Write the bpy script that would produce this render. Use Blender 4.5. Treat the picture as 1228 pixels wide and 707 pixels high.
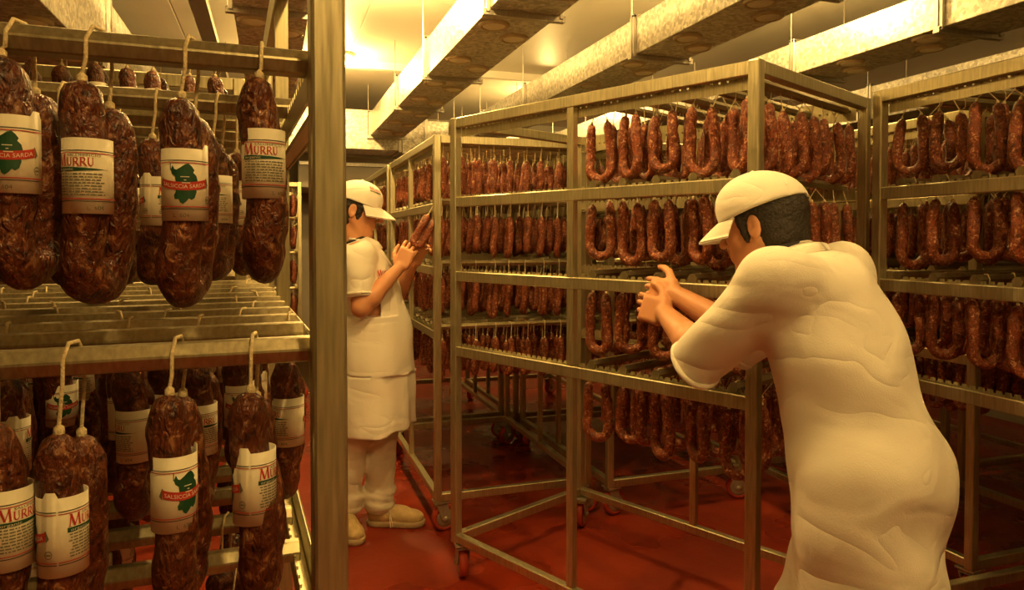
import bpy, bmesh, math, random
import numpy as np
from mathutils import Vector, Matrix, Euler
from mathutils.bvhtree import BVHTree

random.seed(7)
rng = np.random.default_rng(7)
PI = math.pi
R = math.radians
scene = bpy.context.scene
COL = scene.collection
for _o in list(bpy.data.objects):
    bpy.data.objects.remove(_o)

# ------------------------------------------------------------------ camera
F = 850.0                       # focal length in pixels of the 1228 x 707 frame
YAW = math.atan(287 / F)        # racks' long direction (+Y) vanishes left of the frame centre
PITCH = R(1.4)
CAMZ = 1.46
HORIZON = 287.0
cam_data = bpy.data.cameras.new('camera')
cam_data.sensor_fit = 'HORIZONTAL'
cam_data.sensor_width = 36.0
cam_data.lens = F / 1228 * 36.0
cam_data.shift_y = -((353.5 - HORIZON) - F * math.tan(PITCH)) / 1228
cam_data.clip_start = 0.02
cam = bpy.data.objects.new('camera', cam_data)
cam.location = (0, 0, CAMZ)
cam.rotation_euler = (PI / 2 - PITCH, 0, -YAW)
COL.objects.link(cam)
scene.camera = cam
# ------------------------------------------------------------------ world, exposure
world = bpy.data.worlds.new('world')
scene.world = world
world.use_nodes = True
world.node_tree.nodes['Background'].inputs[0].default_value = (0.02, 0.012, 0.005, 1)
world.node_tree.nodes['Background'].inputs[1].default_value = 0.3
vs = scene.view_settings
vs.view_transform = 'Standard'
vs.look = 'None'
vs.gamma = 1.0
vs.use_curve_mapping = False
vs.exposure = 0.32
LAMP_COLOR = (1.0, 0.615, 0.18)
# ceiling lamps: x, y, watts
# (the aisle row, one lamp of which the photograph shows; the glow on duct sides and ceiling gives the others)
LAMPS = [(0.50, 2.00, 58), (0.535, 5.86, 55), (-0.62, 2.9, 16), (0.50, -0.55, 44),
         (1.60, 0.45, 28), (2.60, 3.30, 45), (2.60, 6.60, 50), (0.52, 4.02, 72)]

FWD = (math.sin(YAW), math.cos(YAW))
RGT = (math.cos(YAW), -math.sin(YAW))

def project(x, y, z):
    """picture position and depth of a point (verticals taken as parallel)"""
    d = x * FWD[0] + y * FWD[1]
    c = x * RGT[0] + y * RGT[1]
    return 614 + F * c / d, HORIZON - F * (z - CAMZ) / d, d

def x_at(px, y):
    """world x on the vertical plane Y = y under picture column px"""
    t = (px - 614) / F
    return y * (FWD[0] + t * RGT[0]) / (FWD[1] + t * RGT[1])

# ------------------------------------------------------------------ materials
def new_mat(name):
    m = bpy.data.materials.new(name)
    m.use_nodes = True
    return m, m.node_tree.nodes, m.node_tree.links, m.node_tree.nodes['Principled BSDF']

def ramp(n, stops):
    r = n.new('ShaderNodeValToRGB')
    els = r.color_ramp.elements
    while len(els) < len(stops):
        els.new(0.5)
    for e, (p, c) in zip(els, stops):
        e.position = p
        e.color = tuple(c) + (1,) if len(c) == 3 else c
    return r

def simple(name, col, rough=0.5, metal=0.0, noise=0.0, nscale=30.0, bump=0.0, bscale=80.0, spec=0.5):
    m, n, l, b = new_mat(name)
    b.inputs['Roughness'].default_value = rough
    b.inputs['Metallic'].default_value = metal
    b.inputs['Specular IOR Level'].default_value = spec
    tc = n.new('ShaderNodeTexCoord')
    if noise > 0:
        t = n.new('ShaderNodeTexNoise')
        t.inputs['Scale'].default_value = nscale
        t.inputs['Detail'].default_value = 5
        l.new(tc.outputs['Object'], t.inputs['Vector'])
        r = ramp(n, [(0.3, [c * (1 - noise) for c in col]), (0.7, [min(1, c * (1 + noise)) for c in col])])
        l.new(t.outputs['Fac'], r.inputs[0])
        l.new(r.outputs[0], b.inputs['Base Color'])
    else:
        b.inputs['Base Color'].default_value = (*col, 1)
    if bump > 0:
        t2 = n.new('ShaderNodeTexNoise')
        t2.inputs['Scale'].default_value = bscale
        t2.inputs['Detail'].default_value = 4
        l.new(tc.outputs['Object'], t2.inputs['Vector'])
        bp = n.new('ShaderNodeBump')
        bp.inputs['Strength'].default_value = bump
        bp.inputs['Distance'].default_value = 0.01
        l.new(t2.outputs['Fac'], bp.inputs['Height'])
        l.new(bp.outputs[0], b.inputs['Normal'])
    return m

def mat_cloth(name, col, crease=1.0):
    m, n, l, b = new_mat(name)
    b.inputs['Roughness'].default_value = 0.85
    b.inputs['Specular IOR Level'].default_value = 0.25
    tc = n.new('ShaderNodeTexCoord')
    nz = n.new('ShaderNodeTexNoise'); nz.inputs['Scale'].default_value = 3.4; nz.inputs['Detail'].default_value = 1.5; nz.inputs['Distortion'].default_value = 0.7
    mp = n.new('ShaderNodeMapping'); mp.inputs['Rotation'].default_value = (0.5, 0.35, 0.2); mp.inputs['Scale'].default_value = (1.0, 1.6, 2.4)
    l.new(tc.outputs['Object'], mp.inputs[0]); l.new(mp.outputs[0], nz.inputs['Vector'])
    ab = n.new('ShaderNodeMath'); ab.operation = 'SUBTRACT'; ab.inputs[1].default_value = 0.5; l.new(nz.outputs['Fac'], ab.inputs[0])
    a2 = n.new('ShaderNodeMath'); a2.operation = 'ABSOLUTE'; l.new(ab.outputs[0], a2.inputs[0])
    a3 = n.new('ShaderNodeMath'); a3.operation = 'POWER'; a3.inputs[1].default_value = 0.75; l.new(a2.outputs[0], a3.inputs[0])
    bp = n.new('ShaderNodeBump'); bp.inputs['Strength'].default_value = 0.42 * crease; bp.inputs['Distance'].default_value = 0.03
    l.new(a3.outputs[0], bp.inputs['Height'])
    wv = n.new('ShaderNodeTexNoise'); wv.inputs['Scale'].default_value = 260; l.new(tc.outputs['Object'], wv.inputs['Vector'])
    b2 = n.new('ShaderNodeBump'); b2.inputs['Strength'].default_value = 0.15; b2.inputs['Distance'].default_value = 0.003
    l.new(wv.outputs['Fac'], b2.inputs['Height']); l.new(bp.outputs[0], b2.inputs['Normal']); l.new(b2.outputs[0], b.inputs['Normal'])
    b.inputs['Base Color'].default_value = (*col, 1)
    return m

def mat_galvanised():
    m, n, l, b = new_mat('galvanised_sheet')
    tc = n.new('ShaderNodeTexCoord')
    v = n.new('ShaderNodeTexVoronoi'); v.inputs['Scale'].default_value = 55
    l.new(tc.outputs['Object'], v.inputs['Vector'])
    sep = n.new('ShaderNodeSeparateColor'); l.new(v.outputs['Color'], sep.inputs[0])
    r = ramp(n, [(0.0, (0.40, 0.38, 0.33)), (1.0, (0.78, 0.75, 0.66))])
    l.new(sep.outputs[0], r.inputs[0]); l.new(r.outputs[0], b.inputs['Base Color'])
    rr = ramp(n, [(0.0, (0.30,) * 3), (1.0, (0.52,) * 3)])
    l.new(sep.outputs[1], rr.inputs[0]); l.new(rr.outputs[0], b.inputs['Roughness'])
    b.inputs['Metallic'].default_value = 0.55
    bp = n.new('ShaderNodeBump'); bp.inputs['Strength'].default_value = 0.25; bp.inputs['Distance'].default_value = 0.004
    nz = n.new('ShaderNodeTexNoise'); nz.inputs['Scale'].default_value = 40
    l.new(tc.outputs['Object'], nz.inputs['Vector']); l.new(nz.outputs['Fac'], bp.inputs['Height']); l.new(bp.outputs[0], b.inputs['Normal'])
    return m

def mat_steel(name, col, rough, metal=0.9):
    m, n, l, b = new_mat(name)
    tc = n.new('ShaderNodeTexCoord')
    mp = n.new('ShaderNodeMapping'); mp.inputs['Scale'].default_value = (60, 60, 4)
    l.new(tc.outputs['Object'], mp.inputs[0])
    t = n.new('ShaderNodeTexNoise'); t.inputs['Scale'].default_value = 3; t.inputs['Detail'].default_value = 6
    l.new(mp.outputs[0], t.inputs['Vector'])
    r = ramp(n, [(0.3, [c * 0.75 for c in col]), (0.7, [min(1, c * 1.15) for c in col])])
    l.new(t.outputs['Fac'], r.inputs[0]); l.new(r.outputs[0], b.inputs['Base Color'])
    r2 = ramp(n, [(0.25, (rough * 0.8,) * 3), (0.75, (min(1, rough * 1.3),) * 3)])
    l.new(t.outputs['Fac'], r2.inputs[0]); l.new(r2.outputs[0], b.inputs['Roughness'])
    b.inputs['Metallic'].default_value = metal
    return m

def mat_sausage(name, dark, mid, fat, scale=1.0):
    """cured meat in a natural casing: dark lean, pale fat flecks, wrinkled surface"""
    m, n, l, b = new_mat(name)
    tc = n.new('ShaderNodeTexCoord')
    oi = n.new('ShaderNodeObjectInfo')
    add = n.new('ShaderNodeVectorMath'); add.operation = 'ADD'
    mul = n.new('ShaderNodeVectorMath'); mul.operation = 'SCALE'; mul.inputs['Scale'].default_value = 0.0
    cmb = n.new('ShaderNodeCombineXYZ')
    mm = n.new('ShaderNodeMath'); mm.operation = 'MULTIPLY'; mm.inputs[1].default_value = 7.0
    l.new(oi.outputs['Random'], mm.inputs[0])
    for k in range(3):
        l.new(mm.outputs[0], cmb.inputs[k])
    l.new(tc.outputs['Object'], add.inputs[0]); l.new(cmb.outputs[0], add.inputs[1])
    n1 = n.new('ShaderNodeTexNoise'); n1.inputs['Scale'].default_value = 75 * scale; n1.inputs['Detail'].default_value = 4; n1.inputs['Distortion'].default_value = 0.9
    n2 = n.new('ShaderNodeTexNoise'); n2.inputs['Scale'].default_value = 24 * scale; n2.inputs['Detail'].default_value = 3
    l.new(add.outputs[0], n1.inputs['Vector']); l.new(add.outputs[0], n2.inputs['Vector'])
    r1 = ramp(n, [(0.34, dark), (0.47, mid), (0.57, mid), (0.66, fat)])
    l.new(n1.outputs['Fac'], r1.inputs[0])
    mx = n.new('ShaderNodeMix'); mx.data_type = 'RGBA'; mx.blend_type = 'MULTIPLY'; mx.inputs['Factor'].default_value = 0.8
    r2 = ramp(n, [(0.3, (0.45, 0.42, 0.4)), (0.65, (1, 1, 1))])
    l.new(n2.outputs['Fac'], r2.inputs[0])
    l.new(r1.outputs[0], mx.inputs['A']); l.new(r2.outputs[0], mx.inputs['B'])
    l.new(mx.outputs['Result'], b.inputs['Base Color'])
    b.inputs['Roughness'].default_value = 0.33
    n3 = n.new('ShaderNodeTexNoise'); n3.inputs['Scale'].default_value = 120 * scale; n3.inputs['Detail'].default_value = 3; n3.inputs['Distortion'].default_value = 1.2
    mp = n.new('ShaderNodeMapping'); mp.inputs['Scale'].default_value = (1, 1, 0.55)
    l.new(add.outputs[0], mp.inputs[0]); l.new(mp.outputs[0], n3.inputs['Vector'])
    bp = n.new('ShaderNodeBump'); bp.inputs['Strength'].default_value = 0.9; bp.inputs['Distance'].default_value = 0.006
    l.new(n3.outputs['Fac'], bp.inputs['Height']); l.new(bp.outputs[0], b.inputs['Normal'])
    return m

def mat_floor():
    m, n, l, b = new_mat('red_resin_floor')
    tc = n.new('ShaderNodeTexCoord')
    t = n.new('ShaderNodeTexNoise'); t.inputs['Scale'].default_value = 2.2; t.inputs['Detail'].default_value = 6
    l.new(tc.outputs['Object'], t.inputs['Vector'])
    r = ramp(n, [(0.35, (0.20, 0.019, 0.006)), (0.6, (0.27, 0.028, 0.009)), (0.75, (0.36, 0.050, 0.018))])
    l.new(t.outputs['Fac'], r.inputs[0]); l.new(r.outputs[0], b.inputs['Base Color'])
    t2 = n.new('ShaderNodeTexNoise'); t2.inputs['Scale'].default_value = 1.7; t2.inputs['Detail'].default_value = 3
    l.new(tc.outputs['Object'], t2.inputs['Vector'])
    r2 = ramp(n, [(0.42, (0.16,) * 3), (0.56, (0.42,) * 3)])
    l.new(t2.outputs['Fac'], r2.inputs[0]); l.new(r2.outputs[0], b.inputs['Roughness'])
    t3 = n.new('ShaderNodeTexNoise'); t3.inputs['Scale'].default_value = 14
    l.new(tc.outputs['Object'], t3.inputs['Vector'])
    bp = n.new('ShaderNodeBump'); bp.inputs['Strength'].default_value = 0.12; bp.inputs['Distance'].default_value = 0.02
    l.new(t3.outputs['Fac'], bp.inputs['Height']); l.new(bp.outputs[0], b.inputs['Normal'])
    return m

M = {}
M['floor'] = mat_floor()
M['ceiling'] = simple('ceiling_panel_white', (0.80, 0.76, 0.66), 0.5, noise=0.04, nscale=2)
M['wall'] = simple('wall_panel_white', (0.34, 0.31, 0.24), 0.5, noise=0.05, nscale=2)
M['duct'] = mat_galvanised()
M['flange'] = mat_steel('flange_steel', (0.55, 0.52, 0.46), 0.38)
M['nozzle'] = simple('nozzle_plastic', (0.55, 0.45, 0.30), 0.5, noise=0.1)
M['steel'] = mat_steel('brushed_stainless', (0.56, 0.51, 0.33), 0.36, 0.85)
M['stick'] = mat_steel('stick_steel', (0.40, 0.35, 0.22), 0.36, 0.88)
M['tyre'] = simple('red_rubber', (0.42, 0.045, 0.02), 0.5, noise=0.15)
M['hub'] = mat_steel('caster_zinc', (0.50, 0.46, 0.36), 0.45, 0.6)
M['dark'] = simple('black_rubber', (0.02, 0.018, 0.014), 0.6, noise=0.1)
M['string'] = simple('butcher_twine', (0.72, 0.60, 0.36), 0.85, noise=0.2, nscale=300, bump=0.4, bscale=400)
M['sausage'] = mat_sausage('cured_sausage', (0.045, 0.010, 0.004), (0.145, 0.035, 0.012), (0.38, 0.17, 0.075), 1.25)
M['sausage_small'] = mat_sausage('thin_cured_sausage', (0.09, 0.018, 0.007), (0.28, 0.060, 0.020), (0.70, 0.38, 0.20), 1.4)
M['paper'] = simple('label_paper', (0.84, 0.78, 0.62), 0.55, noise=0.03, nscale=60)
M['p_red'] = simple('print_red', (0.55, 0.035, 0.025), 0.5)
M['p_green'] = simple('print_green', (0.012, 0.075, 0.030), 0.5)
M['p_dark'] = simple('print_dark', (0.03, 0.03, 0.022), 0.5)
M['p_olive'] = simple('print_olive', (0.17, 0.16, 0.09), 0.5)
M['p_cream'] = simple('print_cream', (0.84, 0.78, 0.62), 0.5)
M['cotton'] = mat_cloth('white_cotton', (0.78, 0.74, 0.66))
M['cotton2'] = mat_cloth('apron_cotton', (0.84, 0.80, 0.72), 0.6)
M['trouser'] = mat_cloth('cream_trouser', (0.72, 0.66, 0.54), 1.2)
M['skin'] = simple('skin', (0.58, 0.27, 0.14), 0.5, noise=0.06, nscale=18)
M['lip'] = simple('lips', (0.42, 0.13, 0.09), 0.45)
M['hair'] = simple('dark_hair', (0.018, 0.012, 0.008), 0.55, noise=0.4, nscale=90, bump=0.6, bscale=160)
M['eye'] = simple('eye_white', (0.7, 0.65, 0.58), 0.3)
M['shoe'] = simple('worn_leather', (0.56, 0.41, 0.20), 0.55, noise=0.22, nscale=22, bump=0.3, bscale=60)
M['sole'] = simple('shoe_sole', (0.40, 0.30, 0.17), 0.7, noise=0.15)
M['lace'] = simple('shoe_lace', (0.75, 0.66, 0.48), 0.85)
M['navy'] = simple('dark_undershirt', (0.02, 0.02, 0.022), 0.8)
M['lamp_metal'] = simple('lamp_housing', (0.6, 0.55, 0.42), 0.5)
def mat_emit():
    m, n, l, b = new_mat('lit_glass')
    b.inputs['Base Color'].default_value = (0.9, 0.85, 0.7, 1)
    b.inputs['Emission Color'].default_value = (1.0, 0.80, 0.42, 1)
    b.inputs['Emission Strength'].default_value = 9
    return m
M['glow'] = mat_emit()

# ------------------------------------------------------------------ mesh helpers
class MB:
    def __init__(s):
        s.v = []; s.f = []; s.mi = []
    def box(s, c, d, rz=0.0, mi=0, m=None):
        cx, cy, cz = c; hx, hy, hz = d[0] / 2, d[1] / 2, d[2] / 2
        b = len(s.v); ca, sa = math.cos(rz), math.sin(rz)
        for (x, y, z) in ((-hx, -hy, -hz), (hx, -hy, -hz), (hx, hy, -hz), (-hx, hy, -hz), (-hx, -hy, hz), (hx, -hy, hz), (hx, hy, hz), (-hx, hy, hz)):
            p = (cx + x * ca - y * sa, cy + x * sa + y * ca, cz + z)
            s.v.append(tuple(m @ Vector(p)) if m else p)
        for q in ((0, 3, 2, 1), (4, 5, 6, 7), (0, 1, 5, 4), (1, 2, 6, 5), (2, 3, 7, 6), (3, 0, 4, 7)):
            s.f.append(tuple(b + i for i in q)); s.mi.append(mi)
        return s
    def prism(s, prof, axis, a0, a1, off=(0, 0, 0), mi=0):
        """profile polygon (u,v) swept along axis 'x' or 'y' from a0 to a1"""
        b = len(s.v); n = len(prof)
        for a in (a0, a1):
            for (u, v) in prof:
                p = (a, u, v) if axis == 'x' else (u, a, v)
                s.v.append((p[0] + off[0], p[1] + off[1], p[2] + off[2]))
        for i in range(n):
            j = (i + 1) % n
            s.f.append((b + i, b + j, b + n + j, b + n + i)); s.mi.append(mi)
        s.f.append(tuple(b + i for i in range(n))[::-1]); s.mi.append(mi)
        s.f.append(tuple(b + n + i for i in range(n))); s.mi.append(mi)
        return s
    def lathe(s, prof, seg=24, m=None, mi=0):
        """(r,z) profile turned about z"""
        b = len(s.v); n = len(prof)
        for k in range(seg):
            a = 2 * PI * k / seg
            for (r, z) in prof:
                p = Vector((r * math.cos(a), r * math.sin(a), z))
                s.v.append(tuple(m @ p) if m else tuple(p))
        for k in range(seg):
            k2 = (k + 1) % seg
            for i in range(n - 1):
                s.f.append((b + k * n + i, b + k2 * n + i, b + k2 * n + i + 1, b + k * n + i + 1)); s.mi.append(mi)
        return s
    def tube(s, pts, rad, seg=8, mi=0, cap=True):
        pts = [Vector(p) for p in pts]; n = len(pts)
        rr = rad if isinstance(rad, (list, tuple)) else [rad] * n
        b = len(s.v); up = None
        for i in range(n):
            t = (pts[min(i + 1, n - 1)] - pts[max(i - 1, 0)]).normalized()
            if up is None:
                up = Vector((0, 0, 1)) if abs(t.z) < 0.9 else Vector((1, 0, 0))
            side = t.cross(up)
            if side.length < 1e-6: side = t.orthogonal()
            side.normalize(); up = side.cross(t).normalized()
            for k in range(seg):
                a = 2 * PI * k / seg
                s.v.append(tuple(pts[i] + (side * math.cos(a) + up * math.sin(a)) * rr[i]))
        for i in range(n - 1):
            for k in range(seg):
                k2 = (k + 1) % seg
                s.f.append((b + i * seg + k, b + i * seg + k2, b + (i + 1) * seg + k2, b + (i + 1) * seg + k)); s.mi.append(mi)
        if cap:
            s.f.append(tuple(b + k for k in range(seg))[::-1]); s.mi.append(mi)
            s.f.append(tuple(b + (n - 1) * seg + k for k in range(seg))); s.mi.append(mi)
        return s
    def mesh(s, name, mats, smooth=False):
        me = bpy.data.meshes.new(name)
        me.from_pydata(s.v, [], s.f)
        for m in (mats if isinstance(mats, (list, tuple)) else [mats]):
            me.materials.append(m)
        if len(me.materials) > 1:
            me.polygons.foreach_set('material_index', s.mi)
        if smooth:
            me.polygons.foreach_set('use_smooth', [True] * len(me.polygons))
        me.update()
        return me
    def build(s, name, mats, parent=None, smooth=False):
        return link(name, s.mesh(name, mats, smooth), parent)

def link(name, me, parent=None):
    o = bpy.data.objects.new(name, me)
    COL.objects.link(o)
    o.parent = parent
    return o

def empty(name, loc=(0, 0, 0), rz=0.0):
    o = bpy.data.objects.new(name, None)
    o.empty_display_size = 0.1
    o.location = loc; o.rotation_euler = (0, 0, rz)
    COL.objects.link(o)
    return o

def tag(o, label=None, cat=None, group=None, kind=None):
    if label: o['label'] = label
    if cat: o['category'] = cat
    if group: o['group'] = group
    if kind: o['kind'] = kind
    return o

def copy_tree(o, parent=None):
    c = o.copy(); COL.objects.link(c); c.parent = parent
    for ch in list(o.children):
        copy_tree(ch, c)
    return c

def add_bevel(o, w=0.003, seg=2):
    b = o.modifiers.new('bevel', 'BEVEL'); b.width = w; b.segments = seg; b.limit_method = 'ANGLE'
    return o

# ------------------------------------------------------------------ room shell
X0, X1, Y0, Y1, ZC = -2.3, 5.6, -2.4, 8.7, 2.95
def struct(name, mb, mat, parent=None):
    o = mb.build(name, mat, parent)
    if parent is None: o['kind'] = 'structure'
    return o
struct('floor', MB().box(((X0 + X1) / 2, (Y0 + Y1) / 2, -0.05), (X1 - X0 + .4, Y1 - Y0 + .4, 0.1)), M['floor'])
ceil = struct('ceiling', MB().box(((X0 + X1) / 2, (Y0 + Y1) / 2, ZC + 0.06), (X1 - X0 + .4, Y1 - Y0 + .4, 0.1)), M['ceiling'])
px_ = -1.8
edges = [X0]
while px_ < X1 - 0.2:
    edges.append(px_); px_ += 1.2
edges.append(X1)
for a, b in zip(edges[:-1], edges[1:]):
    for ya, yb in ((Y0, 1.6), (1.6, 6.0), (6.0, Y1)):
        add_bevel(MB().box(((a + b) / 2, (ya + yb) / 2, ZC + 0.006), (b - a - 0.006, yb - ya - 0.006, 0.012)).build('ceiling_panel', M['ceiling'], ceil), 0.003, 1)
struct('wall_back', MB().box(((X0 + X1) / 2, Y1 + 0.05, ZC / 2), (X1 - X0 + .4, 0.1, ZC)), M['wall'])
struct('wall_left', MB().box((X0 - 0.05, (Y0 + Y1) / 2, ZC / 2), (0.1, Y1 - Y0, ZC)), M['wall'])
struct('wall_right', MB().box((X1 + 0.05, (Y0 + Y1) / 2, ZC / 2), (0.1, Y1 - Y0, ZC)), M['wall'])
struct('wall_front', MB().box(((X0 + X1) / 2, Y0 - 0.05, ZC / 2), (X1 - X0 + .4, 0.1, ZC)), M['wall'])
# downstand beam across the ceiling, dark rail along the back wall
struct('trim_1', MB().box(((X0 + X1) / 2, 6.06, ZC - 0.03), (X1 - X0, 0.06, 0.06)), M['ceiling'])
struct('trim_2', MB().box(((X0 + X1) / 2, Y1 - 0.03, 2.06), (X1 - X0, 0.06, 0.07)), M['dark'])
struct('baseboard_back', MB().box(((X0 + X1) / 2, Y1 - 0.015, 0.1), (X1 - X0, 0.03, 0.2)), M['flange'])

# ------------------------------------------------------------------ ceiling lamps
def lamp(x, y, watts, label):
    # lamps on the same ceiling but above or behind the frame
    d_ = x * FWD[0] + y * FWD[1]
    px, py = (614 + F * (x * RGT[0] + y * RGT[1]) / d_, HORIZON - F * (ZC - 0.09 - CAMZ) / d_) if d_ > 0 else (-1, -1)
    off = '' if (0 < px < 1228 and 0 < py < 707) else '_offscreen'
    t = empty('ceiling_lamp' + off, (x, y, ZC))
    tag(t, label, 'lamp', 'round ceiling lamps')
    MB().lathe([(0, 0), (0.10, 0), (0.105, -0.008), (0.10, -0.022), (0.06, -0.024), (0, -0.024)], 28).build('lamp_base', M['lamp_metal'], t, True)
    MB().lathe([(0.088, -0.022), (0.09, -0.04), (0.075, -0.065), (0.045, -0.082), (0.0, -0.088)], 28).build('glass_dome', M['glow'], t, True)
    ld = bpy.data.lights.new('lamp_light' + off, 'POINT'); ld.energy = watts; ld.color = LAMP_COLOR; ld.shadow_soft_size = 0.045
    lo = bpy.data.objects.new('lamp_light' + off, ld); COL.objects.link(lo); lo.parent = t; lo.location = (0, 0, -0.135)
    return t
lamp_labels = ['round lit ceiling lamp over the aisle between labelled and askew racks', 'round lit ceiling lamp beside the cross beam over the far aisle',
               'round lit ceiling lamp over the racks behind the labelled sausages', 'round lit ceiling lamp above the near end of the labelled rack',
               'round lit ceiling lamp above the bending worker', 'round lit ceiling lamp between the two right ducts, near the pushed rack',
               'round lit ceiling lamp between the two right ducts, beyond the cross beam', 'round lit ceiling lamp over the aisle just past the man in cap']
for (x, y, w), lb in zip(LAMPS, lamp_labels):
    lamp(x, y, w, lb)

# ------------------------------------------------------------------ ventilation ducts
_noz = MB().lathe([(0.054, 0.0), (0.056, -0.012), (0.064, -0.014), (0.072, -0.008), (0.074, 0.002)], 26).mesh('nozzle', M['nozzle'], True)
_nozd = MB().lathe([(0.0, -0.011), (0.050, -0.011), (0.053, -0.009), (0.055, 0.0)], 22).mesh('nozzle_disc', M['paper'], True)
def duct(xl, xr, zb, zt, ya, yb, joints, label, nozzles=True):
    t = empty('ventilation_duct', ((xl + xr) / 2, (ya + yb) / 2, zb))
    tag(t, label, 'duct', 'ceiling ventilation ducts')
    w, h = xr - xl, zt - zb
    js = [ya] + [j for j in joints if ya < j < yb] + [yb]
    oy = (ya + yb) / 2
    for a, b in zip(js[:-1], js[1:]):
        o = MB().box((0, (a + b) / 2 - oy, h / 2), (w, b - a - 0.004, h)).build('duct_section', M['duct'], t)
        add_bevel(o, 0.004, 2)
        if nozzles:
            k = max(1, int(round((b - a) / 0.62)))
            for i in range(k):
                yy = a + (b - a) * (i + 0.3) / k - oy
                for (sx, dy) in ((-0.24, 0.0), (0.24, 0.24)):
                    nz = link('nozzle', _noz, t); nz.location = (sx * w, yy + dy * (b - a) / k * 1.1, 0)
                    nd = link('nozzle_disc', _nozd, nz)
    for j in js:
        m = MB()
        for s in (-1, 1):
            m.box((s * (w / 2 + 0.009), j - oy, h / 2), (0.018, 0.045, h + 0.03))
        m.box((0, j - oy, h + 0.009), (w + 0.036, 0.045, 0.018))
        fl = m.build('flange', M['flange'], t); add_bevel(fl, 0.002, 1)
        cl = MB().prism([(-0.02, 0), (0.02, 0), (0.02, -0.004), (0.016, -0.004), (0.016, -0.026), (-0.016, -0.026), (-0.016, -0.004), (-0.02, -0.004)], 'x', -w / 2 - 0.03, w / 2 + 0.03, (0, j - oy, 0)).build('bracket', M['flange'], t)
        for s in (-1, 1):
            MB().tube([(s * (w / 2 + 0.02), j - oy, -0.03), (s * (w / 2 + 0.02), j - oy, ZC - zb)], 0.0035, 6).build('hanger_rod', M['flange'], t)
    return t
JT = [-0.9, 0.55, 1.75, 2.95, 3.75, 4.55, 5.6, 6.3]
duct(-1.15, -0.77, 2.30, 2.66, -2.0, 6.9, [-0.6, 0.85, 1.30, 1.62, 2.3, 4.0], 'galvanised duct with tall side face above the labelled sausages', True)
duct(-0.155, 0.16, 2.46, 2.68, -2.0, 6.9, [-0.6, 0.8, 1.72, 2.4, 3.3, 4.4, 5.6], 'galvanised duct with round nozzles right above the thick rack post')
duct(0.90, 1.225, 2.46, 2.68, -2.0, 6.93, [-0.4, 0.9, 2.28, 2.98, 4.3, 5.35], 'galvanised duct with its end at the cross duct, above the man')
duct(1.866, 2.19, 2.46, 2.655, -2.0, 7.4, [-0.4, 1.1, 2.35, 3.45, 5.2, 6.4], 'galvanised duct above the gap between the pushed rack and worker')
duct(3.0, 3.36, 2.46, 2.65, -2.0, 7.4, [-0.4, 1.2, 2.55, 3.55, 5.2, 6.9], 'brightly lit galvanised duct above the racks of horseshoe sausages')
duct(4.45, 4.8, 2.40, 2.66, -2.0, 7.4, [-0.4, 1.4, 3.0, 4.4, 6.0], 'galvanised duct farthest from the labelled sausages', False)
# cross duct at the far end
t = empty('cross_duct', (0.2, 7.2, 2.33)); tag(t, 'wide galvanised cross duct at the far end under the ceiling', 'duct')
for a, b in ((-1.9, -1.0), (-1.0, 0.0), (0.0, 0.99)):
    add_bevel(MB().box(((a + b) / 2, 0, 0.19), (b - a - 0.004, 0.48, 0.38)).build('duct_section', M['duct'], t), 0.004)
for a in (-1.9, -1.0, 0.0, 0.99):
    MB().box((a, 0, 0.19), (0.03, 0.51, 0.41)).build('flange', M['flange'], t)
t = empty('air_handler', (0.75, 8.05, 1.995)); tag(t, 'pale boxy air handling unit below the cross duct', 'air unit')
add_bevel(MB().box((0, 0, 0.165), (1.0, 0.9, 0.33)).build('casing', M['wall'], t), 0.01)
add_bevel(MB().box((0, -0.46, 0.25), (0.98, 0.03, 0.04)).build('cover_strip', M['flange'], t), 0.004)
for s in (-1, 1):
    MB().tube([(s * 0.42, 0.3, 0.33), (s * 0.42, 0.3, ZC - 1.995)], 0.006, 6).build('hanger_rod', M['flange'], t)
for i, (xa, xb) in enumerate(((1.3, 1.8), (1.85, 2.6))):
    t = empty('box_duct', ((xa + xb) / 2, 7.75, 2.36)); tag(t, ['short box duct beside the cross duct end', 'box duct in the far corner behind the middle ducts'][i], 'duct')
    add_bevel(MB().box((0, 0, 0.18), (xb - xa, 0.6, 0.36)).build('casing', M['duct'], t), 0.004)
    MB().box((0, -0.31, 0.18), (0.03, 0.03, 0.40)).build('flange', M['flange'], t)
    for s in (-1, 1):
        MB().tube([(s * 0.2, 0, 0.36), (s * 0.2, 0, ZC - 2.36)], 0.004, 6).build('hanger_rod', M['flange'], t)
t = empty('cable_tray', (-0.375, 2.4, 2.74)); tag(t, 'dark steel cable tray hung between two ducts under the ceiling', 'cable tray')
MB().prism([(-0.045, 0.05), (-0.045, 0), (0.045, 0), (0.045, 0.05), (0.041, 0.05), (0.041, 0.004), (-0.041, 0.004), (-0.041, 0.05)], 'y', -3.6, 4.2).build('tray', M['flange'], t)
for yy in (-2.4, -0.45, 1.5, 3.4):
    MB().box((0.052, yy, 0.06), (0.012, 0.03, 0.12)).tube([(0.052, yy, 0.1), (0.052, yy, ZC - 2.74)], 0.005, 6).build('hanger', M['flange'], t)
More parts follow.
